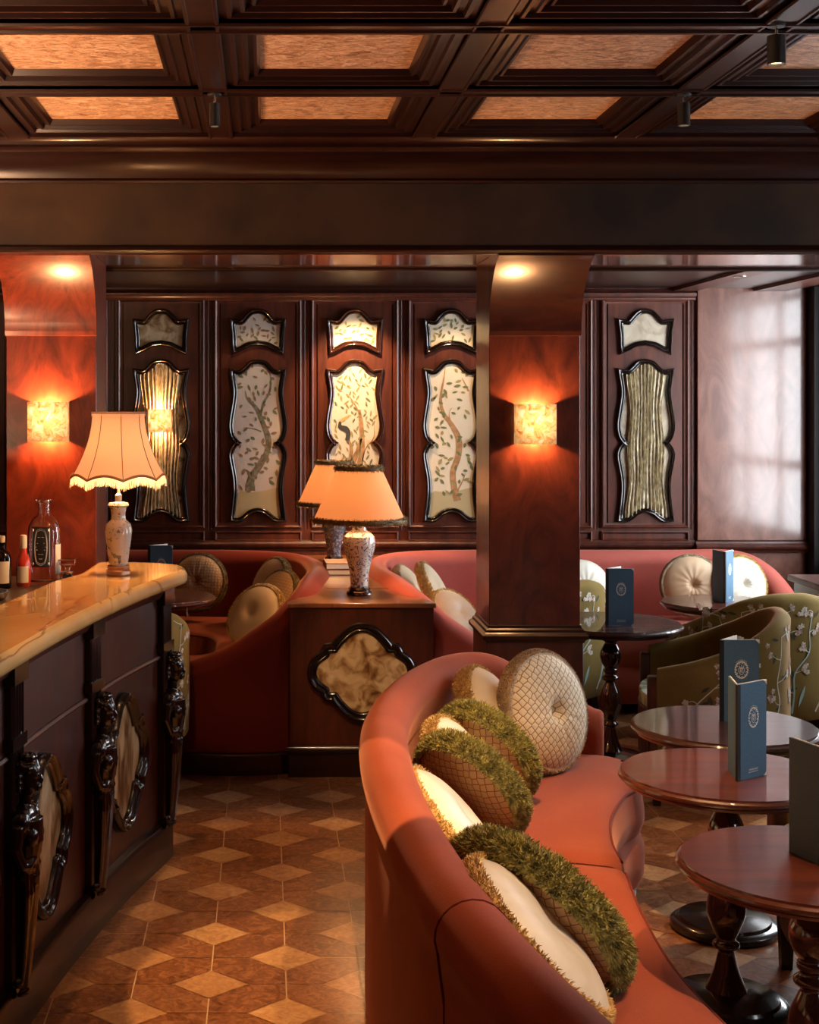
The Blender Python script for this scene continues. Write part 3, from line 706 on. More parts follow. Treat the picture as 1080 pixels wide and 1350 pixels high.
# ------------------------------------------------------------ fur strands helper
def strands(mb, base, n, L, W, rr, droop=.3, mi=0, spread=.6):
    """base(rr) -> (point, outward normal, tangent)"""
    for _ in range(n):
        p, nn, tg = base(rr); d = (nn + Vector((rr.gauss(0, 1), rr.gauss(0, 1), rr.gauss(0, 1))) * spread * .5).normalized()
        l = L * rr.uniform(.55, 1.15); s_ = d.cross(Vector((rr.gauss(0, 1), rr.gauss(0, 1), rr.gauss(0, 1)))).normalized() * W * .5
        mid = p + d * l * .55; tip = p + d * l + tg * rr.uniform(-.35, .35) * l + Vector((0, 0, -droop * l))
        o = len(mb.v); mb.v += [tuple(p - s_), tuple(p + s_), tuple(mid + s_ * .8), tuple(mid - s_ * .8), tuple(tip)]
        mb.f += [(o, o + 1, o + 2, o + 3), (o + 3, o + 2, o + 4)]; mb.m += [mi, mi]

# ------------------------------------------------------------ table lamps
def lamp_empire(x, y, z, label, vmat, s=1.0, p=9):
    t = thing('table_lamp', label, 'lamp', (x, y, z), 0, 'porcelain lamps on the console')
    k = s
    m = MB(); m.lathe([(.058, 0), (.064, .006), (.060, .016), (.052, .022), (.056, .030), (.050, .038), (0.0, .038)], 32, (0, 0, 0)); m.build('base', LACB, t)
    m = MB(); m.lathe([(.040, .038), (.044, .044), (.043, .06), (.047, .11), (.060, .17), (.076, .225), (.080, .255), (.074, .285), (.052, .305), (.036, .315), (.034, .330), (.042, .345), (.040, .350), (0, .350)], 40); m.build('vase', vmat, t)
    m = MB(); m.lathe([(.018, .35), (.008, .37), (.004, .39), (.004, .49), (0, .49)], 12); m.build('stem', BRASS, t)
    m = MB(); m.ell((0, 0, .52), (.028, .028, .036)); m.build('bulb', BULB, t)
    zb, zt, rb, rt = .365, .615, .222, .108
    m = MB(); m.lathe([(rb, zb), (rb * .5 + rt * .5, (zb + zt) / 2), (rt, zt), (rt - .002, zt), (rb * .5 + rt * .5 - .002, (zb + zt) / 2), (rb - .002, zb), (rb, zb)], 56, caps=False); sh = m.build('lamp_shade', SHADE_O, t)
    m = MB(); m.tube([(rt * cos(a * pi / 24), rt * sin(a * pi / 24), zt) for a in range(48)], .003, 6, closed=True)
    for a in (0, 2 * pi / 3, 4 * pi / 3): m.tube([(0, 0, zt - .03), (rt * cos(a), rt * sin(a), zt)], .0015, 5)
    m.build('shade_ring', BRASS, sh)
    rr = random.Random(5)
    for nm, r, z_, n in (('fur_trim', rb, zb, 2600), ('fur_trim', rt, zt, 1500)):
        m = MB(); m.tube([(r * cos(a * pi / 24), r * sin(a * pi / 24), z_) for a in range(48)], .012, 8, closed=True)
        def base(rr, r=r, z_=z_):
            a = rr.uniform(0, 2 * pi); b = rr.uniform(-pi, pi); o = Vector((cos(a) * cos(b), sin(a) * cos(b), sin(b)))
            return Vector((r * cos(a), r * sin(a), z_)) + o * .011, o, Vector((-sin(a), cos(a), 0))
        strands(m, base, n, .014, .0024, rr, .25); m.build(nm, FUR_D, sh, smooth=0)
    t.scale = (k, k, k)
    light('POINT', (x, y, z + .455 * k), p, (1, .50, .20), .02)
    return t
lamp_empire(.457, 6.83, .812, 'lit lamp with red-and-blue patterned vase at the front of the console', CHINA2, 1.0, 18)
lamp_empire(.40, 8.18, .812, 'lit lamp with dark blue vase behind, at the back of the console', CHINAB, .95, 20)
# books
for i, (w, l, h, dz, mt, lab) in enumerate(((.16, .24, .030, 0, WDX, 'dark-bound book at the bottom of the stack on the console'), (.15, .22, .032, .031, plain('tan_cover', (.30, .12, .05), rough=.6), 'tan-bound book on top of the stack on the console'))):
    t = thing('book', lab, 'book', (.40, 7.72, .812 + dz), .04 * (i * 2 - 1), 'books stacked on the console')
    m = MB(); m.box(-w / 2, -l / 2, 0, w / 2, l / 2, .003); m.box(-w / 2, -l / 2, h - .003, w / 2, l / 2, h); m.box(-w / 2, -l / 2, 0, -w / 2 + .003, l / 2, h); m.build('cover', mt, t)
    m = MB(); m.box(-w / 2 + .003, -l / 2 + .003, .003, w / 2 - .004, l / 2 - .003, h - .003); m.build('pages', PAPER, t)

# bell-shaded lamp on the bar
t = thing('table_lamp', 'lit cream bell-shaded fringed lamp on the marble bar', 'lamp', (-.553, 5.28, 1.10))
m = MB(); m.lathe([(.040, 0), (.044, .004), (.044, .016), (.038, .022), (.041, .028), (.041, .036), (0, .036)], 32); m.build('base', plain('pinkish_brass', (.55, .32, .20), metal=.6, rough=.3), t)
m = MB(); m.lathe([(.030, .036), (.036, .045), (.042, .09), (.049, .14), (.052, .168), (.046, .192), (.028, .208), (.026, .225), (.030, .252), (.040, .262), (.036, .272), (.014, .276), (0, .276)], 40); m.build('vase', CHINA, t)
m = MB(); m.lathe([(.012, .276), (.013, .30), (.006, .308), (.004, .33), (.004, .46), (0, .46)], 12); m.build('stem', LBLW, t)
m = MB(); m.ell((0, 0, .480), (.024, .024, .032)); m.build('bulb', BULB, t)
def bell(zq):   # radius against height 0..1
    return .098 + (.178 - .098) * (1 - zq) ** 1.9
zt, zbm = .610, .362
m = MB(); rows = []
for i in range(96):
    a = 2 * pi * i / 96; seg = (i % 12) / 12; bul = 1 - .028 * sin(pi * seg) ; row = []
    for sgn in (0, 1):
        rng = range(15) if sgn == 0 else range(14, -1, -1)
        for j in rng:
            q = j / 14; r = (bell(q) - sgn * .002) * bul; z_ = zbm + (zt - zbm) * q + (.018 * sin(pi * seg) * (1 - q) ** 3)
            row.append((r * cos(a + .2), r * sin(a + .2), z_))
    rows.append(row)
m.loft(rows, cv=False, cu=True, caps=False); sh = m.build('lamp_shade', SHADE_C, t, smooth=40)
m = MB()
for k in range(8):
    a = .2 + 2 * pi * k / 8; m.tube([((bell(j / 14) + .001) * cos(a), (bell(j / 14) + .001) * sin(a), zbm + (zt - zbm) * j / 14) for j in range(15)], .0013, 5)
m.build('ribs', plain('brown_cord', (.16, .05, .02), rough=.7), sh)
m = MB(); pth = []
for i in range(96):
    a = 2 * pi * i / 96; seg = (i % 12) / 12; pth.append(((bell(0) * (1 - .028 * sin(pi * seg)) + .002) * cos(a + .2), (bell(0) * (1 - .028 * sin(pi * seg)) + .002) * sin(a + .2), zbm + .018 * sin(pi * seg)))
m.tube(pth, .005, 6, closed=True); m.build('hem_braid', plain('tan_braid', (.42, .20, .09), rough=.8), sh); m = MB(); m.tube([(.099 * cos(a * pi / 24), .099 * sin(a * pi / 24), zt) for a in range(48)], .004, 6, closed=True); m.build('top_braid', bpy.data.materials['tan_braid'], sh)
m = MB(); rr = random.Random(2)
for i in range(520):
    u = i / 520 * 96; j = int(u); f_ = u - j; p = Vector(pth[j]).lerp(Vector(pth[(j + 1) % 96]), f_); l = rr.uniform(.030, .040); o = Vector((p.x, p.y, 0)).normalized()
    tg = Vector((-o.y, o.x, 0)) * .0013; q = p + o * rr.uniform(0, .006) + Vector((0, 0, -l)) + tg * rr.uniform(-2, 2)
    n0 = len(m.v); m.v += [tuple(p - tg), tuple(p + tg), tuple(q + tg * .8), tuple(q - tg * .8)]; m.f.append((n0, n0 + 1, n0 + 2, n0 + 3)); m.m.append(0)
m.build('hem_fringe', SHADE_C, sh, smooth=0); m = MB()
for i in range(240):
    a = 2 * pi * i / 240; p = Vector((.1 * cos(a), .1 * sin(a), zt)); l = .010 if i % 4 else .016; tg = Vector((-sin(a), cos(a), 0)) * .001; q = p + Vector((0, 0, -l)) + Vector((cos(a), sin(a), 0)) * .002
    n0 = len(m.v); m.v += [tuple(p - tg), tuple(p + tg), tuple(q + tg), tuple(q - tg)]; m.f.append((n0, n0 + 1, n0 + 2, n0 + 3)); m.m.append(0)
m.build('top_fringe', SHADE_C, sh, smooth=0)
light('POINT', (-.553, 5.28, 1.10 + .415), 15, (1, .54, .23), .02)

# ------------------------------------------------------------ bar counter
BAR = thing('bar_counter', 'curved bar with honey marble top and carved dark wood front', 'bar', (-.7, 4.2, 0))
ox, oy = -.7, 4.2
edge = [(-.93, 1.0), (-.86, 1.7), (-.80, 2.4), (-.742, 3.0), (-.673, 3.56), (-.576, 4.26), (-.45, 4.9), (-.345, 5.3), (-.305, 5.47), (-.335, 5.6), (-.43, 5.68), (-.55, 5.71), (-.69, 5.715)]
EP = [Vector((p.x - ox, p.y - oy)) for p in cat(edge, 6)]
backe = [(-.71, 5.32), (-.78, 5.1), (-.86, 4.54), (-.96, 3.8), (-1.04, 3.1), (-1.15, 2.2), (-1.25, 1.0)]
BP_ = [Vector((p[0] - ox, p[1] - oy)) for p in backe]
top = [(p.x, p.y) for p in EP] + [(p.x, p.y) for p in BP_]
m = MB(); rings = []
n = len(top)
for o_, z_ in ((-.010, 1.045), (-.002, 1.050), (.001, 1.062), (-.001, 1.080), (-.008, 1.093), (-.018, 1.10)):
    rings.append((o_, z_))
ar = 0; cap_pts = []
mm = MB(); mm.rim(top, rings, lambda a, b, h: (a, b, h)); m.v += mm.v; m.f += mm.f; m.m += mm.m
K = len(rings)
toppts = [mm.v[i * K + K - 1] for i in range(n)]; botpts = [mm.v[i * K] for i in range(n)]
for pts in (toppts, botpts):
    o0 = len(m.v); tr_ = tessellate_polygon([[Vector((p[0], p[1], 0)) for p in pts]]); m.add(pts, tr_)
m.build('worktop', ONYX, BAR, smooth=50)
FP = [Vector(p) for p in [(-.99, 1.0), (-.93, 1.7), (-.87, 2.4), (-.812, 3.0), (-.742, 3.56), (-.645, 4.26), (-.52, 4.9), (-.415, 5.30), (-.385, 5.42)]]
FC = cat([(p.x, p.y) for p in FP], 10)
def facept(y):
    for i in range(len(FC) - 1):
        if FC[i].y <= y <= FC[i + 1].y:
            k = (y - FC[i].y) / (FC[i + 1].y - FC[i].y); p = FC[i].lerp(FC[i + 1], k); d = (FC[i + 1] - FC[i]).normalized(); return p, d
    return FC[-1], (FC[-1] - FC[-2]).normalized()
m = MB(); body = [(p.x - ox, p.y - oy) for p in FC] + [(-.50 - ox, 5.56 - oy), (-.70 - ox, 5.6 - oy), (-.72 - ox, 5.35 - oy)] + [(p.x - .0, p.y) for p in BP_]
m.prism(body, .10, 1.05, lambda a, b, h: (a, b, h)); m.build('front_panel', WD, BAR, smooth=30)
def along(off, prof, mb, y0=1.0, y1=5.43):
    pts = [p for p in FC if y0 <= p.y <= y1]; secs = []
    for i, p in enumerate(pts):
        d = (pts[min(i + 1, len(pts) - 1)] - pts[max(i - 1, 0)]).normalized(); nn = Vector((d.y, -d.x)); secs.append([(p.x + nn.x * (a + off) - ox, p.y + nn.y * (a + off) - oy, z) for a, z in prof])
    mb.loft(secs)
m = MB(); along(0, [(-.05, 0), (.030, 0), (.030, .13), (.022, .145), (.008, .152), (-.05, .152)], m); m.build('plinth', WDX, BAR)
m = MB(); along(0, [(-.01, .772), (.008, .772), (.013, .780), (.008, .788), (-.01, .79)], m); along(0, [(-.01, 1.0), (.012, 1.005), (.03, 1.03), (.04, 1.05), (-.01, 1.05)], m); m.build('moulding', WD, BAR)
def local_plane(y, off=0):
    p, d = facept(y); nn = Vector((d.y, -d.x))
    return p, d, nn, (lambda a, b, h: (p.x + d.x * a + nn.x * (h + off) - ox, p.y + d.y * a + nn.y * (h + off) - oy, b))
for yc, zc in ((4.94, .485), (4.13, .475), (3.45, .475), (2.7, .475)):
    p, d, nn, pl = local_plane(yc)
    q = [(a * .195, b * .205 + zc) for a, b in QUAT]
    m = MB(); m.rim(q, [(a * 1.35, h * 1.3) for a, h in FPROF], pl); fr = m.build('frame', LAC, BAR, smooth=50)
    m = MB(); m.prism(q, 0, .008, pl); m.build('inlay', CAPIZV, fr, smooth=0)
# pilasters with carved busts
def caryatid_mesh():
    m = MB(); e = m.ell
    # local: +y outward from the bar, x along, z up; head top at 0
    e((0, .045, -.075), (.030, .036, .046)); e((0, .050, -.052), (.033, .036, .034))     # head, crown
    e((0, .077, -.094), (.016, .012, .014)); e((0, .083, -.075), (.006, .010, .014)); e((0, .078, -.060), (.022, .008, .008))  # chin, nose, brow
    e((0, .079, -.088), (.010, .006, .0035)); e((-.012, .074, -.068), (.006, .005, .004)); e((.012, .074, -.068), (.006, .005, .004))
    rr = random.Random(4)
    for k in range(13):      # curls round the head
        a = -2.2 + 4.4 * k / 12; e((.034 * sin(a), .040 + .034 * cos(a) * (.8 if abs(a) < 1 else .9), -.030 - .012 * abs(sin(a * 1.5))), (.010, .010, .012))
    for k in range(8):
        a = 2 * pi * k / 8; e((.018 * cos(a), .045 + .018 * sin(a), -.014), (.011, .011, .011))
    for sg in (-1, 1):
        for k in range(4): e((sg * (.031 + .002 * (k % 2)), .024, -.050 - .016 * k), (.008, .010, .010))
    m.tube([(0, .040, -.10), (0, .036, -.155)], [.015, .018], 12)           # neck
    e((0, .036, -.175), (.062, .034, .034)); 
    for sg in (-1, 1):
        e((sg * .055, .036, -.185), (.026, .030, .032)); e((sg * .028, .060, -.225), (.027, .026, .028))
        m.tube([(sg * .068, .034, -.19), (sg * .074, .030, -.25), (sg * .060, .045, -.30), (sg * .02, .066, -.31)], [.022, .018, .016, .014], 8)
    m.tube([(0, .040, -.18), (0, .042, -.24), (0, .036, -.30), (0, .034, -.36)], [.050, .050, .042, .046], 14)
    for k in range(7):   # folds of the drapery tapering to the foot
        x = -.045 + .015 * k; w = .4 + .1 * cos(k * 1.7)
        m.tube([(x, .045 + .012 * cos(k * 2.3), -.29), (x * 1.08, .052 + .006 * (k % 2), -.38), (x * .8, .045, -.48), (x * .62, .036, -.58), (x * .5, .028, -.64)], [.012, .014, .012, .010, .007], 7)
    m.tube([(-.05, .05, -.24), (-.01, .072, -.27), (.04, .06, -.30), (.055, .04, -.34)], [.010, .014, .013, .01], 7)
    m.tube([(0, .034, -.33), (0, .030, -.48), (0, .024, -.645)], [.048, .040, .024], 12)
    e((0, .026, -.655), (.036, .026, .016))
    return m
cm = caryatid_mesh(); proto = None
for yc, zt_ in ((5.37, .80), (4.62, .80), (3.86, .79), (3.1, .79)):
    p, d, nn, pl = local_plane(yc)
    m = MB(); w = .052
    def bx_(a0, a1, h0, h1, z0, z1):
        v = [pl(a, z, h) for z in (z0, z1) for h in (h0, h1) for a in (a0, a1)]
        m.add(v, [(0, 2, 3, 1), (4, 5, 7, 6), (0, 1, 5, 4), (2, 6, 7, 3), (0, 4, 6, 2), (1, 3, 7, 5)])
    bx_(-w, w, -.02, .020, .16, 1.05)
    for k in range(4): 
        a = -.036 + .024 * k; m.tube([pl(a, .17, .020), pl(a, 1.0, .020)], .009, 6)
    bx_(-w - .01, w + .01, -.02, .034, .98, 1.045); bx_(-w - .012, w + .012, -.02, .030, .80, .835)
    m.build('pilaster', LAC, BAR, smooth=40)
    ang = math.atan2(nn.y, nn.x) - pi / 2
    if proto is None:
        proto = cm.build('carved_figure', LAC, BAR, smooth=180)
        r_ = proto.modifiers.new('r', 'REMESH'); r_.mode = 'VOXEL'; r_.voxel_size = .0034; r_.use_smooth_shade = True
        o_ = proto
    else:
        o_ = proto.copy(); COL.objects.link(o_)
    o_.location = (p.x + nn.x * .012 - ox, p.y + nn.y * .012 - oy, zt_); o_.rotation_euler = (0, 0, ang); o_.scale = (.88, .9, 1)
    m = MB()
    for k in (-1, 0, 1): m.ell(pl(k * .03, .165, .03), (.018, .018, .018))
    m.tube([pl(-.06, .15, .022), pl(.06, .15, .022)], .018, 10); m.build('scroll_foot', LAC, BAR)
# working side of the bar
t = thing('back_counter', 'dark lower counter behind the marble bar holding the bottles', 'counter', (-1.3, 4.0, 0))
m = MB(); pts = [(-2.0, 1.0), (-1.26, 1.0), (-1.16, 2.2), (-1.05, 3.1), (-.97, 3.8), (-.87, 4.54), (-.79, 5.1), (-.74, 5.34), (-.74, 5.72), (-2.0, 5.72)]
m.prism([(a + 1.3, b - 4.0) for a, b in pts], 1.01, 1.04, lambda a, b, h: (a, b, h)); m.build('worktop', plain('dark_stone', (.05, .035, .025), rough=.3), t)
m = MB(); m.prism([(a + 1.3 - .02, b - 4.0) for a, b in pts], 0, 1.01, lambda a, b, h: (a, b, h)); m.build('cabinet', WDX, t)
# bottles
def label_patch(mb, r, z0, z1, a0, a1, mi=0, n=16):
    secs = []
    for i in range(n + 1):
        a = a0 + (a1 - a0) * i / n; secs.append([(r * cos(a), r * sin(a), z0), (r * cos(a), r * sin(a), z1), ((r + .0006) * cos(a), (r + .0006) * sin(a), z1), ((r + .0006) * cos(a), (r + .0006) * sin(a), z0)])
    mb.loft(secs, mi=mi)
FR = -pi / 2 + .15
def bottle_at(px, d, z): return ((px - 350) * d / F, d, z)
t = thing('glass_decanter', 'large clear glass bottle with black ornate label behind the bar', 'bottle', bottle_at(58, 5.50, 1.04))
m = MB(); m.lathe([(.0, .004), (.058, .0), (.064, .012), (.064, .20), (.060, .228), (.044, .255), (.026, .268), (.022, .278), (.022, .312), (.031, .322), (.031, .328), (.018, .328), (.018, .275), (.024, .262), (.04, .25), (.055, .225), (.059, .20), (.059, .018), (.05, .012), (0, .012)], 48, caps=False); m.build('bottle', GLASS, t)
m = MB(); m.lathe([(0, .275), (.010, .275), (.014, .30), (.016, .326), (0, .326)], 20); m.build('stopper', GLASS, t)
m = MB(); label_patch(m, .0646, .070, .226, FR - .80, FR + .42); lb = m.build('label', LBLK, t)
m = MB(); aa, ab = FR - .72, FR + .34
def cyl(u, v, r=.0656): a = aa + (ab - aa) * u; return (r * cos(a), r * sin(a), .076 + .144 * v)
for ring in (.46, .42): m.tube([cyl(.5 + ring * cos(q) * (abs(cos(q)) ** -.4 if abs(cos(q)) > .3 else 1.2) * .8, .5 + (ring + .03) * sin(q)) for q in [2 * pi * k / 48 for k in range(48)]], .0005, 4, closed=True)
m.tube([cyl(*q) for q in ((0, 0), (1, 0), (1, 1), (0, 1))], .0007, 4, closed=True)
for u, v in ((.05, .05), (.95, .05), (.05, .95), (.95, .95)): m.ell(cyl(u, v), (.003, .003, .005), 8, 6)
for v, w in ((.76, .16), (.60, .22), (.50, .30), (.42, .25), (.30, .14), (.18, .1)): m.tube([cyl(.5 - w, v), cyl(.5 + w, v)], .0009 if v < .55 and v > .4 else .0006, 4)
m.build('label_print', GOLD, lb)
m = MB(); label_patch(m, .0646, .04, .155, FR + .75, FR + 1.6); m.build('back_label', LBLW, t)
t = thing('sauce_bottle', 'small red sauce bottle with cream label beside the big glass bottle', 'bottle', bottle_at(31, 5.42, 1.04))
m = MB(); m.lathe([(0, 0), (.026, 0), (.029, .01), (.029, .085), (.024, .105), (.014, .130), (.012, .15), (.0, .15)], 28); m.build('bottle', SAUCE, t)
m = MB(); m.lathe([(.0125, .145), (.0135, .15), (.0135, .190), (.012, .196), (0, .196)], 20); m.build('cap', LBLW, t)
m = MB(); label_patch(m, .0293, .015, .078, FR - .9, FR + .7); m.build('label', LBLW, t)
t = thing('dark_bottle', 'dark bottle with cream label at the left edge behind the bar', 'bottle', bottle_at(2, 5.35, 1.04))
m = MB(); m.lathe([(0, 0), (.034, 0), (.037, .01), (.037, .115), (.030, .135), (.014, .150), (.013, .17), (.016, .175), (0, .178)], 32); m.build('bottle', GLASSD, t)
m = MB(); m.lathe([(.012, .165), (.014, .178), (.014, .195), (.012, .2), (0, .2)], 20); m.build('cork', IVORYD, t)
m = MB(); label_patch(m, .0374, .022, .105, FR - .9, FR + .9); m.build('label', LBLW, t)
t = thing('glass_flask', 'squat clear glass flask with square stopper behind the bar', 'bottle', bottle_at(89, 5.45, 1.04))
m = MB(); m.lathe([(0, 0), (.044, 0), (.048, .004), (.034, .020), (.020, .032), (.016, .045), (.024, .050), (.024, .054), (.012, .056), (0, .056)], 36); m.build('bottle', GLASS, t)
m = MB(); m.lathe([(0, .056), (.010, .056), (.010, .068), (.018, .078), (0, .078)], 20); m.box(-.034, -.02, .078, .030, .02, .100); m.build('stopper', GLASS, t, bevel=.003)
t = thing('steel_tray', 'round steel tray rim at the left edge of the bar', 'tray', (-1.03, 5.05, 1.04))
m = MB(); m.lathe([(0, .002), (.09, .002), (.098, .012), (.10, .024), (.102, .024), (.1, .01), (.09, 0), (0, 0)], 40, caps=False); m.build('dish', STEEL, t)
m = MB(); m.tube([(.1 * cos(a * pi / 20), .1 * sin(a * pi / 20), .026) for a in range(40)], .003, 6, closed=True); m.build('rim', STEEL, t)

# ------------------------------------------------------------ tables
def make_table(label, loc, rt=.305, ztop=.68, mat=None):
    t = thing('round_table', label, 'table', loc, 0, 'round pedestal tables')
    z = ztop
    m = MB(); m.lathe([(0, z - .036), (rt - .05, z - .036), (rt - .030, z - .040), (rt - .018, z - .036), (rt - .013, z - .028), (rt - .016, z - .0225), (rt - .005, z - .0225), (rt, z - .016), (rt - .001, z - .010), (rt - .007, z - .0055), (rt - .013, z - .005), (rt - .014, z), (0, z)], 96, caps=False); m.build('tabletop', mat or WTOP, t, smooth=28)
    m = MB(); pr = [(.060, .055), (.050, .075), (.036, .11), (.026, .15), (.024, .17), (.037, .18), (.037, .19), (.026, .20), (.036, .225), (.052, .265), (.054, .30), (.046, .34), (.030, .375), (.024, .39), (.038, .40), (.040, .412), (.026, .425), (.032, .437), (.032, .45), (.026, .455), (.040, .475), (.050, .505), (.048, .535), (.034, .565), (.028, .58), (.037, .59), (.028, .60), (.036, .625), (.055, z - .036)]
    q_ = cat([(a, b) for a, b in pr], 3); m.lathe([(p.x, p.y) for p in q_], 36); m.build('pedestal', LACB, t, smooth=60)
    m = MB(); m.lathe([(0, 0), (.168, 0), (.176, .008), (.174, .022), (.164, .030), (.15, .033), (.145, .042), (.10, .050), (.06, .058), (0, .058)], 48); m.build('base', LAC, t, smooth=40)
    return t
TB = make_table('reddish wood round table holding the nearest standing navy menu', (1.33, 4.05, 0))
copy_tree(TB, 'glossy red wood round table at the lower right edge, nearest of all', (1.267, 3.256, 0))
TD = make_table('dark round table holding the menu behind the nearest one', (1.525, 4.66, 0), .305, .68, WTOPD)
t1 = make_table('dark round table just right of the square pillar', (1.68, 6.83, 0), .345, .68, WTOPD)
copy_tree(TB, 'round table by the back banquette, half behind the floral chairs', (2.43, 7.52, 0))
t2 = copy_tree(TB, 'round table in the left booth, glimpsed beyond the bar end', (-.57, 7.5, 0)); t2.scale = (1, 1, 1.05)

# ------------------------------------------------------------ menus
def crest(mb, cx, cz, s, y, rr):
    pl = lambda a, b, h: (cx + a * s, y - h, cz + b * s)
    for k in range(22):   # laurel ring
        a = 2 * pi * k / 22; leaf(mb, (.82 * cos(a), 1.05 * sin(a)), a + pi / 2 + .5, .38, .19, pl, .0006, 0)
        if k % 2: leaf(mb, (.66 * cos(a), .86 * sin(a)), a + pi / 2 - .5, .26, .12, pl, .0006, 0)
    for a0, b0 in ((-.22, .55), (0, .66), (.22, .55)): stroke(mb, [(a0, b0 - .2), (a0 * 1.3, b0)], [.10, .04], pl, .0006, 0)
    stroke(mb, [(-.32, .33), (0, .27), (.32, .33)], [.1, .12, .1], pl, .0006, 0)
    sh = [(-.36, .2), (-.36, -.2), (0, -.62), (.36, -.2), (.36, .2)]
    stroke(mb, sh, [.07] * 5, pl, .0006, 0); stroke(mb, [(-.36, .2), (0, .17), (.36, .2)], [.06] * 3, pl, .0006, 0)
    stroke(mb, [(-.12, -.3), (-.12, .1), (.1, .08), (.1, -.06), (-.1, -.1), (.14, -.32)], [.06] * 6, pl, .0006, 0)
    for a in range(8): leaf(mb, (.22 * cos(a * pi / 4), -.1 + .22 * sin(a * pi / 4)), a, .12, .06, pl, .0006, 0)
    for k in range(9):  # lettered band over the crest
        a = pi / 2 + (k - 4) * .17; stroke(mb, [(.98 * cos(a) * 1.0, 1.22 * sin(a)), (1.04 * cos(a), 1.34 * sin(a))], [.07, .07], pl, .0006, 0)
def make_menu(label, loc, rz):
    t = thing('menu', label, 'menu', loc, rz, 'navy drinks menus standing on tables')
    w, h = .132, .272; op = radians(46)
    # front cover in the local xz plane facing -y; hinge at x=0
    m = MB(); m.box(.012, -.0015, 0, w, .0015, h); m.build('front_cover', NAVY, t)
    m = MB(); m.box(-.001, -.0022, 0, .013, .0022, h)
    c, s_ = cos(op), sin(op)
    def back(x, y, z): return (x * c * 1.0 - y * s_, x * s_ + y * c + .002, z)
    v = [back(x, y, z) for z in (0, h) for y in (-.0015, .0015) for x in (-.001, .013)]
    m.add(v, [(0, 2, 3, 1), (4, 5, 7, 6), (0, 1, 5, 4), (2, 6, 7, 3), (0, 4, 6, 2), (1, 3, 7, 5)]); m.build('spine', SPINE, t)
    m = MB(); v = [back(x, y, z) for z in (0, h) for y in (-.0015, .0015) for x in (.012, w)]
    m.add(v, [(0, 2, 3, 1), (4, 5, 7, 6), (0, 1, 5, 4), (2, 6, 7, 3), (0, 4, 6, 2), (1, 3, 7, 5)]); m.build('back_cover', NAVY, t)
    m = MB(); m.box(.008, .002, .004, w - .004, .004, h + .0015)
    v = [back(x, y, z) for z in (.004, h + .0015) for y in (-.0042, -.002) for x in (.008, w - .004)]
    m.add(v, [(0, 2, 3, 1), (4, 5, 7, 6), (0, 1, 5, 4), (2, 6, 7, 3), (0, 4, 6, 2), (1, 3, 7, 5)]); m.build('pages', PAPER, t)
    m = MB(); rr = random.Random(1); crest(m, .072, .172, .026, -.0016, rr)
    m.build('crest_print', GOLD, t, smooth=0); m = MB(); x = .052
    while x < .092:                      # two lines of tiny foil lettering, too small to read
        l = rr.uniform(.0016, .0026); m.box(x, -.0021, .0225, x + .0008, -.0016, .0275); m.box(x, -.0021, .0265 if rr.random() > .4 else .0225, x + l, -.0016, .0275 if rr.random() > .5 else .0238); x += l + .0012
    x = .050
    while x < .094: l = rr.uniform(.001, .002); m.box(x, -.0021, .0165, x + l, -.0016, .0187); x += l + .0009
    m.build('lettering', GOLD, t, smooth=0)
    m = MB()
    for z in (0, h): 
        s2 = 1 if z == 0 else -1; m.add([(w + .0008, -.0026, z - .0006 * s2), (w + .0008, -.0026, z + .013 * s2), (w - .013, -.0026, z - .0006 * s2), (w + .0008, .0026, z - .0006 * s2), (w + .0008, .0026, z + .013 * s2), (w - .013, .0026, z - .0006 * s2)], [(0, 1, 2), (3, 5, 4), (0, 3, 4, 1), (0, 2, 5, 3)])
    m.build('corner', WHITE, t, smooth=0)
    return t
zt = .6805
M0 = make_menu('navy menu with gold crest on the reddish table, nearest of those facing the camera', ((965 - 350) * 4.0 / F, 3.955, zt), radians(35))
copy_tree(M0, 'navy crested menu on the dark table, just behind the nearest one', ((947 - 350) * 4.72 / F, 4.70, zt), radians(2))
copy_tree(M0, 'navy crested menu on the dark round table right of the pillar', ((797 - 350) * 6.75 / F, 6.72, zt), radians(-2))
copy_tree(M0, 'navy menu on the far table in front of the back cushions', ((953 - 350) * 7.5 / F, 7.46, zt), radians(54))
copy_tree(M0, 'dark navy menu on the left booth table behind the bar end', ((196 - 350) * 7.5 / F, 7.46, .715), radians(-4))
copy_tree(M0, 'black shadowed menu at the right edge on the nearest table', (1.291, 3.215, zt), radians(62))

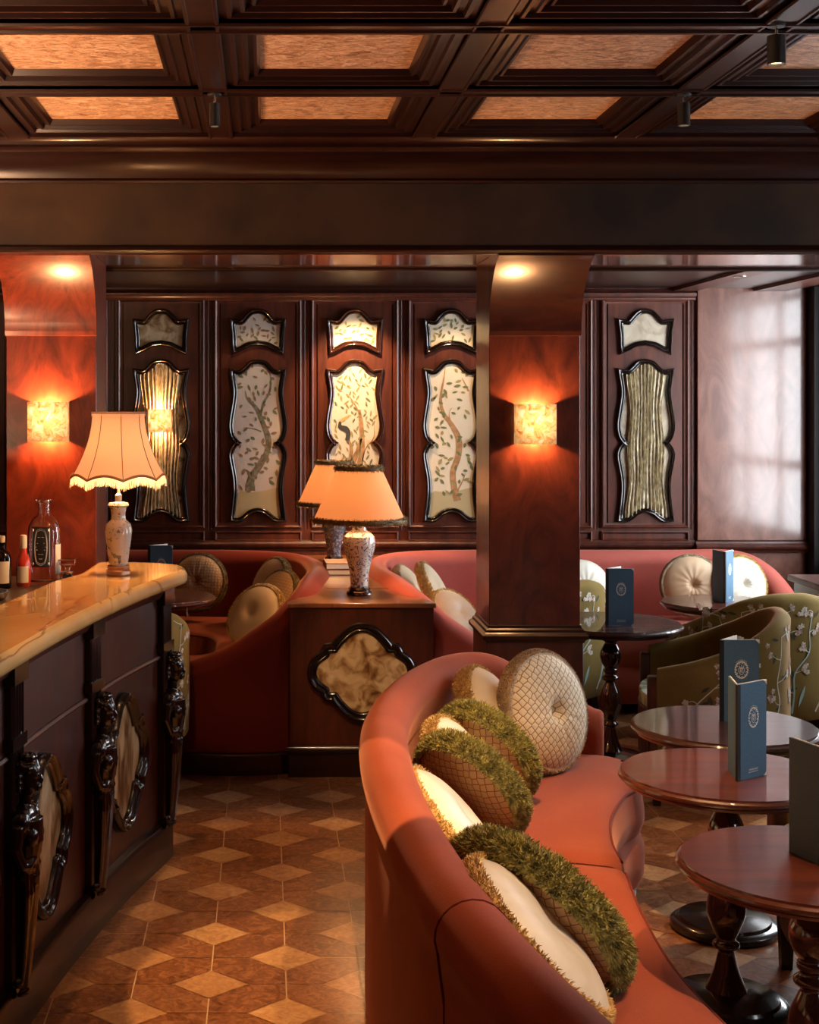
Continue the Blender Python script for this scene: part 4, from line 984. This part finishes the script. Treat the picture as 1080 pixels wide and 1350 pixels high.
# ------------------------------------------------------------ tub chairs
def make_chair(label, loc, rz, group='floral velvet tub chairs'):
    """faces local -x; back toward +x"""
    t = thing('tub_chair', label, 'armchair', loc, rz, group)
    half = [(-.27, .30, .60), (-.10, .315, .645), (.08, .30, .715), (.21, .22, .79), (.265, .10, .825), (.275, 0, .83)]
    path = half + [(x, -y, z) for x, y, z in half[::-1][1:]]
    P_ = cat(path, 6); ns = normals(P_); secs = []; tk = .034
    for p, n in zip(P_, ns):
        n = -n; prof = [(tk - .008, .215), (tk, .23), (tk + .004, .32), (tk + .002, p.z - .10)]
        for k in range(9):
            a = -.2 + (pi + .4) * k / 8; prof.append(((tk + .006) * cos(a), p.z - .04 + .04 * sin(a)))
        prof += [(-tk, p.z - .12), (-tk, .34), (-tk, .215)]
        secs.append([(p.x + n.x * o, p.y + n.y * o, z) for o, z in prof])
    m = MB(); m.loft(secs)
    # blossom sprays embroidered on the outside
    rr = random.Random(11); L = [0]
    for i in range(1, len(P_)): L.append(L[-1] + (P_[i] - P_[i - 1]).length)
    def surf(s_, z, h):
        s_ = min(max(s_, 0), L[-1] - 1e-4); i = max(k for k in range(len(L)) if L[k] <= s_); i = min(i, len(L) - 2); f_ = (s_ - L[i]) / (L[i + 1] - L[i])
        p = P_[i].lerp(P_[i + 1], f_); n = -(ns[i].lerp(ns[i + 1], f_)); o = tk + .0055 + h
        return (p.x + n.x * o, p.y + n.y * o, z)
    pl = lambda a, b, h: surf(a, b, h)
    T = L[-1]
    for c0 in (.06, .14, .26, .36, .44, .52, .62, .72, .82, .92):
        s0 = T * c0; zmax = .60 if c0 < .2 or c0 > .8 else .74; z0 = .26; pts = [(s0 + .10, z0)]
        for k in range(5): pts.append((pts[-1][0] + rr.uniform(-.075, .02), pts[-1][1] + (zmax - z0) / 5))
        stroke(m, pts, [.010, .006, .003], pl, .0005, 2 if c0 in (.26, .72, .44) else 1)
        for (a, b) in pts[1:]:
            br = (a + rr.uniform(.03, .07) * rr.choice((-1, 1)), b + rr.uniform(.0, .05)); stroke(m, [(a, b), ((a + br[0]) / 2, b + .01), br], [.004, .003, .002], pl, .0005, 1)
            if br[1] < zmax + .02:
                for k in range(rr.randint(3, 6)):
                    cc = (br[0] + rr.gauss(0, .014), br[1] + rr.gauss(0, .014))
                    for q in range(5): leaf(m, (cc[0] + .007 * cos(q * 1.257), cc[1] + .007 * sin(q * 1.257)), q * 1.257, .014, .010, pl, .0009, rr.choice((1, 1, 3)))
            leaf(m, (a + rr.uniform(-.05, .05), b + rr.uniform(-.02, .02)), rr.uniform(0, 3), .045, .014, pl, .0004, 4)
        leaf(m, (s0 + .05, z0 + .08), 1.9, .11, .016, pl, .0006, 2)
    m.build('backrest', [GRN, EMB, EMB2, EMB3, EMB4], t, smooth=50)
    m = MB()   # front arm posts
    for sg in (-1, 1): m = MB(); m.box(-.312, sg * .30 - .036, .17, -.262, sg * .30 + .036, .565); m.build('arm_post', WD, t, bevel=.01)
    m = MB(); sp = [(-.29 + .0, -.262)] ; fr_ = []
    for k in range(13): a = pi * (k / 12) - pi / 2; fr_.append((-.26 - .075 * cos(a), .262 * sin(a)))
    ap = fr_ + [(.20, .20), (.235, 0), (.20, -.20)]
    m.prism(ap, .17, .40, lambda a, b, h: (a, b, h)); m.build('apron', WD, t, bevel=.006)
    m = MB(); sp = [(a * .985, b * .975) for a, b in ap]; m.prism(sp, .40, .455, lambda a, b, h: (a, b, h)); m.build('seat', SEATG, t, bevel=.02)
    for x, y in ((-.27, .27), (-.27, -.27), (.19, .19), (.19, -.19)):
        m = MB(); s_ = .024; k = 1.15 if x > 0 else 1
        m.loft([[(x * k - s_ * .7, y * k - s_ * .7, 0), (x * k + s_ * .7, y * k - s_ * .7, 0), (x * k + s_ * .7, y * k + s_ * .7, 0), (x * k - s_ * .7, y * k + s_ * .7, 0)], [(x - s_, y - s_, .2), (x + s_, y - s_, .2), (x + s_, y + s_, .2), (x - s_, y + s_, .2)]]); m.build('leg', WDX, t, bevel=.003)
    return t
C0 = make_chair('olive floral tub chair facing the pillar-side table, in front of the other', (2.02, 6.30, 0), radians(-12))
copy_tree(C0, 'olive floral tub chair with its back to the camera, rightmost behind the navy menus', (2.46, 7.02, 0), radians(-78))
copy_tree(C0, 'olive floral tub chair half hidden between the pillar and the table pedestal', (1.46, 7.48, 0), radians(-60))
copy_tree(C0, 'olive floral tub chair at the right edge behind the black-sided menu', (1.86, 4.05, 0), radians(-4))
copy_tree(C0, 'olive tub chair in shadow just beyond the bar end', (-.70, 6.50, 0), radians(-70))

# ------------------------------------------------------------ window-side partition
t = thing('wood_partition', 'low dark wood partition with ledge at the right edge by the window', 'partition', (3.14, 7.36, 0))
m = MB(); m.box(-.27, -.3, 0, .28, .26, .78); m.build('panel', WDX, t, bevel=.004)
m = MB(); m.box(-.30, -.33, .78, .28, .28, .812); m.build('cap', WD, t, bevel=.006)
m = MB(); m.box(-.31, -.31, .44, .28, .27, .47); m.box(-.33, -.32, .36, .28, .26, .44); m.build('ledge', WD, t, bevel=.005)

# ------------------------------------------------------------ round cushions
def cushion_meshes(kind, R, T, face, ff, seed):
    """returns list of (name, MB, material)"""
    rr = random.Random(seed); m = MB(); nr = 26; na = 72
    def zt(q, a):
        z = T * .5 * (max(0, 1 - q ** 3.2)) ** .5
        if kind == 'tuft': z *= 1 - .58 * exp(-(q / .13) ** 2); z *= 1 + .035 * sin(a * 14 + 1) * min(1, q * 2) * (1 - q)
        else: z *= 1 - .22 * exp(-(q / .22) ** 2)
        return z
    for sg in (1, -1):
        rows = []
        for i in range(na):
            a = 2 * pi * i / na; rows.append([(R * q * cos(a), R * q * sin(a), sg * zt(q, a)) for q in [(k / nr) ** .8 for k in range(nr + 1)]])
        m.loft(rows, cv=False, cu=True, caps=False)
    out = [('cover', m, face)]
    if kind == 'tuft':
        b = MB()
        for sg in (1, -1): b.ell((0, 0, sg * T * .5 * .42), (.013, .013, .006))
        out.append(('button', b, face))
    if ff:
        f = MB(); w = T * (.30 if ff is FUR_G else .22)
        f.lathe([(R * .93, -w), (R * 1.0, -w * .9), (R * 1.035, 0), (R * 1.0, w * .9), (R * .93, w)], 64, caps=False)
        def base(rr):
            a = rr.uniform(0, 2 * pi); b = rr.uniform(-1, 1); ph = b * 1.1
            nn = Vector((cos(a) * cos(ph), sin(a) * cos(ph), sin(ph)))
            return Vector((R * (1.03 - .06 * b * b) * cos(a), R * (1.03 - .06 * b * b) * sin(a), w * b)), nn, Vector((-sin(a), cos(a), 0))
        strands(f, base, int(11000 * R / .22), .017 if ff is FUR_G else (.013 if ff is FUR_O else .008), .0030, rr, 0, 0, .9)
        out.append(('fringe', f, ff))
    return out
PROTO = {}
def cushion(kind, R, T, face, ff, c, nrm, label, spin=0, group='round cushions on the terracotta sofa'):
    key = (kind, R, T, face.name, ff.name if ff else '')
    t = thing('round_cushion', label, 'cushion', c, 0, group)
    t.rotation_mode = 'QUATERNION'; t.rotation_quaternion = Vector(nrm).normalized().to_track_quat('Z', 'Y') @ Matrix.Rotation(spin, 3, 'Z').to_quaternion()
    if key in PROTO:
        for o in PROTO[key]: q = o.copy(); COL.objects.link(q); q.parent = t
    else:
        PROTO[key] = [mb.build(nm, mt, t, smooth=(0 if nm == 'fringe' else 180)) for nm, mb, mt in cushion_meshes(kind, R, T, face, ff, len(PROTO))]
    return t
def px3(px, py, d): return ((px - 350) * d / F, d, H - (py - 530) * d / F)
def nv(phi, tilt=45):   # camera-facing normal of a disc leaning left on the back rest; phi turns it toward the camera
    a = radians(tilt); p = radians(phi); return (-sin(a) * cos(p), -sin(p), -cos(a) * cos(p))
cushion('tuft', .212, .15, NETC, FUR_B, px3(716, 938, 5.02), (.62, -.74, .22), 'big cream netted cushion at the far end of the sofa', .6)
cushion('plain', .150, .16, IVORYD, FUR_O, px3(640, 935, 5.0), (.75, -.40, .45), 'small cream cushion with gold fringe behind the green-fringed ones, at the far end')
cushion('plain', .185, .13, NETT, FUR_G, px3(641, 992, 4.68), nv(36, 52), 'netted cushion with green fringe, farthest of the three green ones')
cushion('plain', .160, .13, IVORY, FUR_O, px3(603, 1010, 4.45), (.80, -.35, .52), 'small ivory cushion with gold top tucked between two green-fringed ones')
cushion('plain', .185, .13, NETT, FUR_G, px3(622, 1036, 4.30), nv(34, 50), 'netted cushion with green fringe, middle of the three green ones')
cushion('plain', .195, .13, IVORY, FUR_O, px3(597, 1092, 3.95), (.74, -.06, .66), 'cream and gold-fringed cushion in the middle of the row')
cushion('plain', .228, .13, NETT, FUR_G, px3(708, 1203, 3.22), nv(30, 48), 'largest netted cushion with green fringe, nearest of the three green ones')
cushion('plain', .205, .12, IVORY, FUR_O, px3(706, 1240, 3.0), (.72, -.05, .68), 'white satin cushion with gold fringe in front of the largest green one')
cushion('plain', .200, .12, NETC, FUR_B, px3(850, 1470, 2.45), nv(20, 48), 'beige-fringed cushion cut off at the bottom of the picture')
g2 = 'round cushions on the back seats'
cushion('tuft', .175, .15, TANS, FUR_B, px3(912, 772, 8.18), (-.1, -.9, .22), 'tan tufted cushion on the back banquette left of the far menu', 0, g2)
cushion('tuft', .170, .14, IVORY, FUR_O, px3(975, 772, 8.15), (.3, -.9, .2), 'white cushion with gold trim behind the far menu', 0, g2)
cushion('tuft', .170, .14, IVORY, None, px3(768, 776, 8.2), (.15, -.95, .2), 'pale tufted cushion on the banquette just right of the pillar', 0, g2)
cushion('tuft', .165, .14, NETG, FUR_D, px3(262, 768, 8.15), (-.25, -.9, .25), 'golden quilted round cushion in the left booth', 0, g2)
cushion('plain', .16, .12, TANS, FUR_D, px3(358, 772, 7.95), (-.75, -.45, .35), 'brown-fringed cushion, farthest of the group in the left booth', 0, g2)
cushion('plain', .16, .12, NETG, FUR_D, px3(366, 790, 7.55), (-.7, -.5, .4), 'brown-fringed cushion, middle of the group in the left booth', 0, g2)
cushion('plain', .16, .12, IVORYD, FUR_O, px3(338, 812, 7.0), (-.55, -.6, .5), 'cream and gold-brown cushion, nearest of the group in the left booth', 0, g2)
cushion('plain', .15, .11, IVORYD, FUR_B, px3(540, 778, 7.95), (.8, -.3, .45), 'cream cushion against the console side of the right booth, farthest left', 0, g2)
cushion('plain', .16, .11, IVORYD, FUR_O, px3(572, 778, 7.7), (.78, -.2, .45), 'tall leaning cream cushion in the right booth beside the console', 0, g2)
cushion('plain', .15, .11, TANS, FUR_O, px3(600, 812, 7.25), (.5, -.5, .6), 'golden furry cushion behind the right booth arm, next to the pillar', 0, g2)

# ------------------------------------------------------------ ceiling spotlights
def spot(x, y, label, r, L, tilt=0):
    t = thing('ceiling_spotlight', label, 'ceiling light', (x, y, ZB), 0, 'black cylinder ceiling spotlights')
    m = MB(); m.lathe([(0, -.006), (.022, -.006), (.024, 0), (0, 0)], 24); m.build('mount', BLACK, t)
    m = MB(); m.tube([(0, 0, 0), (0, 0, -.035)], .004, 8); m.build('stem', STEEL, t)
    m = MB(); m.lathe([(0, -.03), (r, -.03), (r, -.03 - L), (r * .8, -.03 - L), (r * .8, -.02 - L), (0, -.02 - L)], 32, caps=False); m.build('housing', plain('graphite', (.02, .017, .016), rough=.4) if 'graphite' not in bpy.data.materials else bpy.data.materials['graphite'], t, smooth=40)
    m = MB(); m.lathe([(0, -.021 - L), (r * .78, -.021 - L), (r * .78, -.024 - L), (0, -.024 - L)], 24); m.build('lens', SPOTE, t)
    return t
spot(-.165, 4.56, 'black spotlight on the left ceiling beam', .017, .075)
spot(1.355, 3.72, 'larger black spotlight nearest the top right corner', .024, .075)
spot(1.36, 4.56, 'black spotlight on the right ceiling beam, farther from the camera', .020, .072)
t = thing('recessed_downlight', 'small recessed downlight in the alcove ceiling at the right', 'ceiling light', (2.57, 7.6, 2.43))
m = MB(); m.lathe([(0, -.002), (.03, -.002), (.035, -.004), (.035, 0), (0, 0)], 24); m.build('trim_ring', STEEL, t)

# ------------------------------------------------------------ lights
def spotlight(loc, tgt, p, ang, col=(1, .58, .28), size=.02, blend=.4):
    o = light('SPOT', loc, p, col, size); o.data.spot_size = radians(ang); o.data.spot_blend = blend; return aim(o, tgt)
spotlight((-.165, 4.56, 2.63), (-.2, 4.8, 0), 10, 60)
spotlight((1.355, 3.72, 2.63), (1.2, 3.9, 0), 40, 65)
spotlight((1.36, 4.56, 2.64), (1.1, 4.8, 0), 35, 60)
spotlight((.90, 3.75, 2.70), (.84, 4.25, 0), 260, 48, (1, .58, .26), .03, .9)
spotlight((.20, 2.2, 2.72), (.12, 4.10, 0), 420, 18.5, (1, .56, .23), .012, .15)
spotlight((-.76, 3.35, 2.70), (-.85, 4.1, 1.1), 70, 40, (1, .62, .32), .02, .6)      # lights the bar top and the aisle
spotlight((-.45, 4.9, 2.7), (-.55, 5.0, 1.1), 40, 40)
spotlight((.30, 4.4, 2.72), (.45, 6.5, .5), 170, 15, blend=.8)  # added fill, no fitting, to brighten the console inlay
spotlight((.5, 3.0, 2.72), (-.6, 4.4, .45), 18, 30)  # added fill, no fitting, to brighten the bar front inlays
spotlight((1.6, 2.6, 2.7), (.80, 3.0, .4), 190, 46, (1, .58, .30), .03, .8)  # added unseen spot brightening the near sofa seat and cushions
spotlight((.55, 8.28, 2.43), (.55, 8.62, 1.75), 95, 75, (1, .62, .32), .02, .8)      # over the bird painting
spotlight((1.15, 8.28, 2.43), (1.15, 8.62, 1.6), 24, 75, (1, .62, .32), .02, .8)
spotlight((-.04, 8.28, 2.43), (-.04, 8.62, 1.6), 6, 75, (1, .62, .32), .02, .8)
# added unseen uplights, out of frame to the left, to brighten the ceiling panels
for y, p in ((2.4, 60), (4.4, 60)):
    o = light('AREA', (-1.7, y, 1.5), p, (1, .56, .30)); o.data.shape = 'RECTANGLE'; o.data.size = .8; o.data.size_y = .8; o.rotation_euler = (pi, 0, 0)
# daylight through the windows
for a, b_ in WINS:
    o = light('AREA', (XR + .30, (a + b_) / 2, (WZ0 + WZ1) / 2), 1, (1, 1, 1)); o.data.shape = 'RECTANGLE'; o.data.size = WZ1 - WZ0; o.data.size_y = b_ - a
    o.rotation_euler = (0, pi / 2, 0); o.data.cycles.is_portal = True
w = bpy.data.worlds.new('World'); SC.world = w; w.use_nodes = True
bg = w.node_tree.nodes['Background']; bg.inputs[0].default_value = (.90, .95, 1.0, 1); bg.inputs[1].default_value = 16

# ------------------------------------------------------------ camera
cam = bpy.data.cameras.new('camera'); co = bpy.data.objects.new('camera', cam); COL.objects.link(co); SC.camera = co
co.location = (0, 0, H); co.rotation_euler = (pi / 2, 0, 0)
cam.sensor_fit = 'VERTICAL'; cam.sensor_height = 36; cam.sensor_width = 28.8; cam.lens = F / 1350 * 36
cam.shift_x = 190 / 1350; cam.shift_y = -145 / 1350; cam.clip_start = .05
SC.view_settings.view_transform = 'Standard'; SC.view_settings.look = 'None'; SC.view_settings.gamma = 1; SC.view_settings.exposure = 0
SC.cycles.use_denoising = True; SC.cycles.max_bounces = 8; SC.cycles.diffuse_bounces = 4; SC.cycles.glossy_bounces = 4; SC.cycles.transmission_bounces = 8
SC.cycles.sample_clamp_indirect = 6; SC.cycles.caustics_reflective = False; SC.cycles.caustics_refractive = False
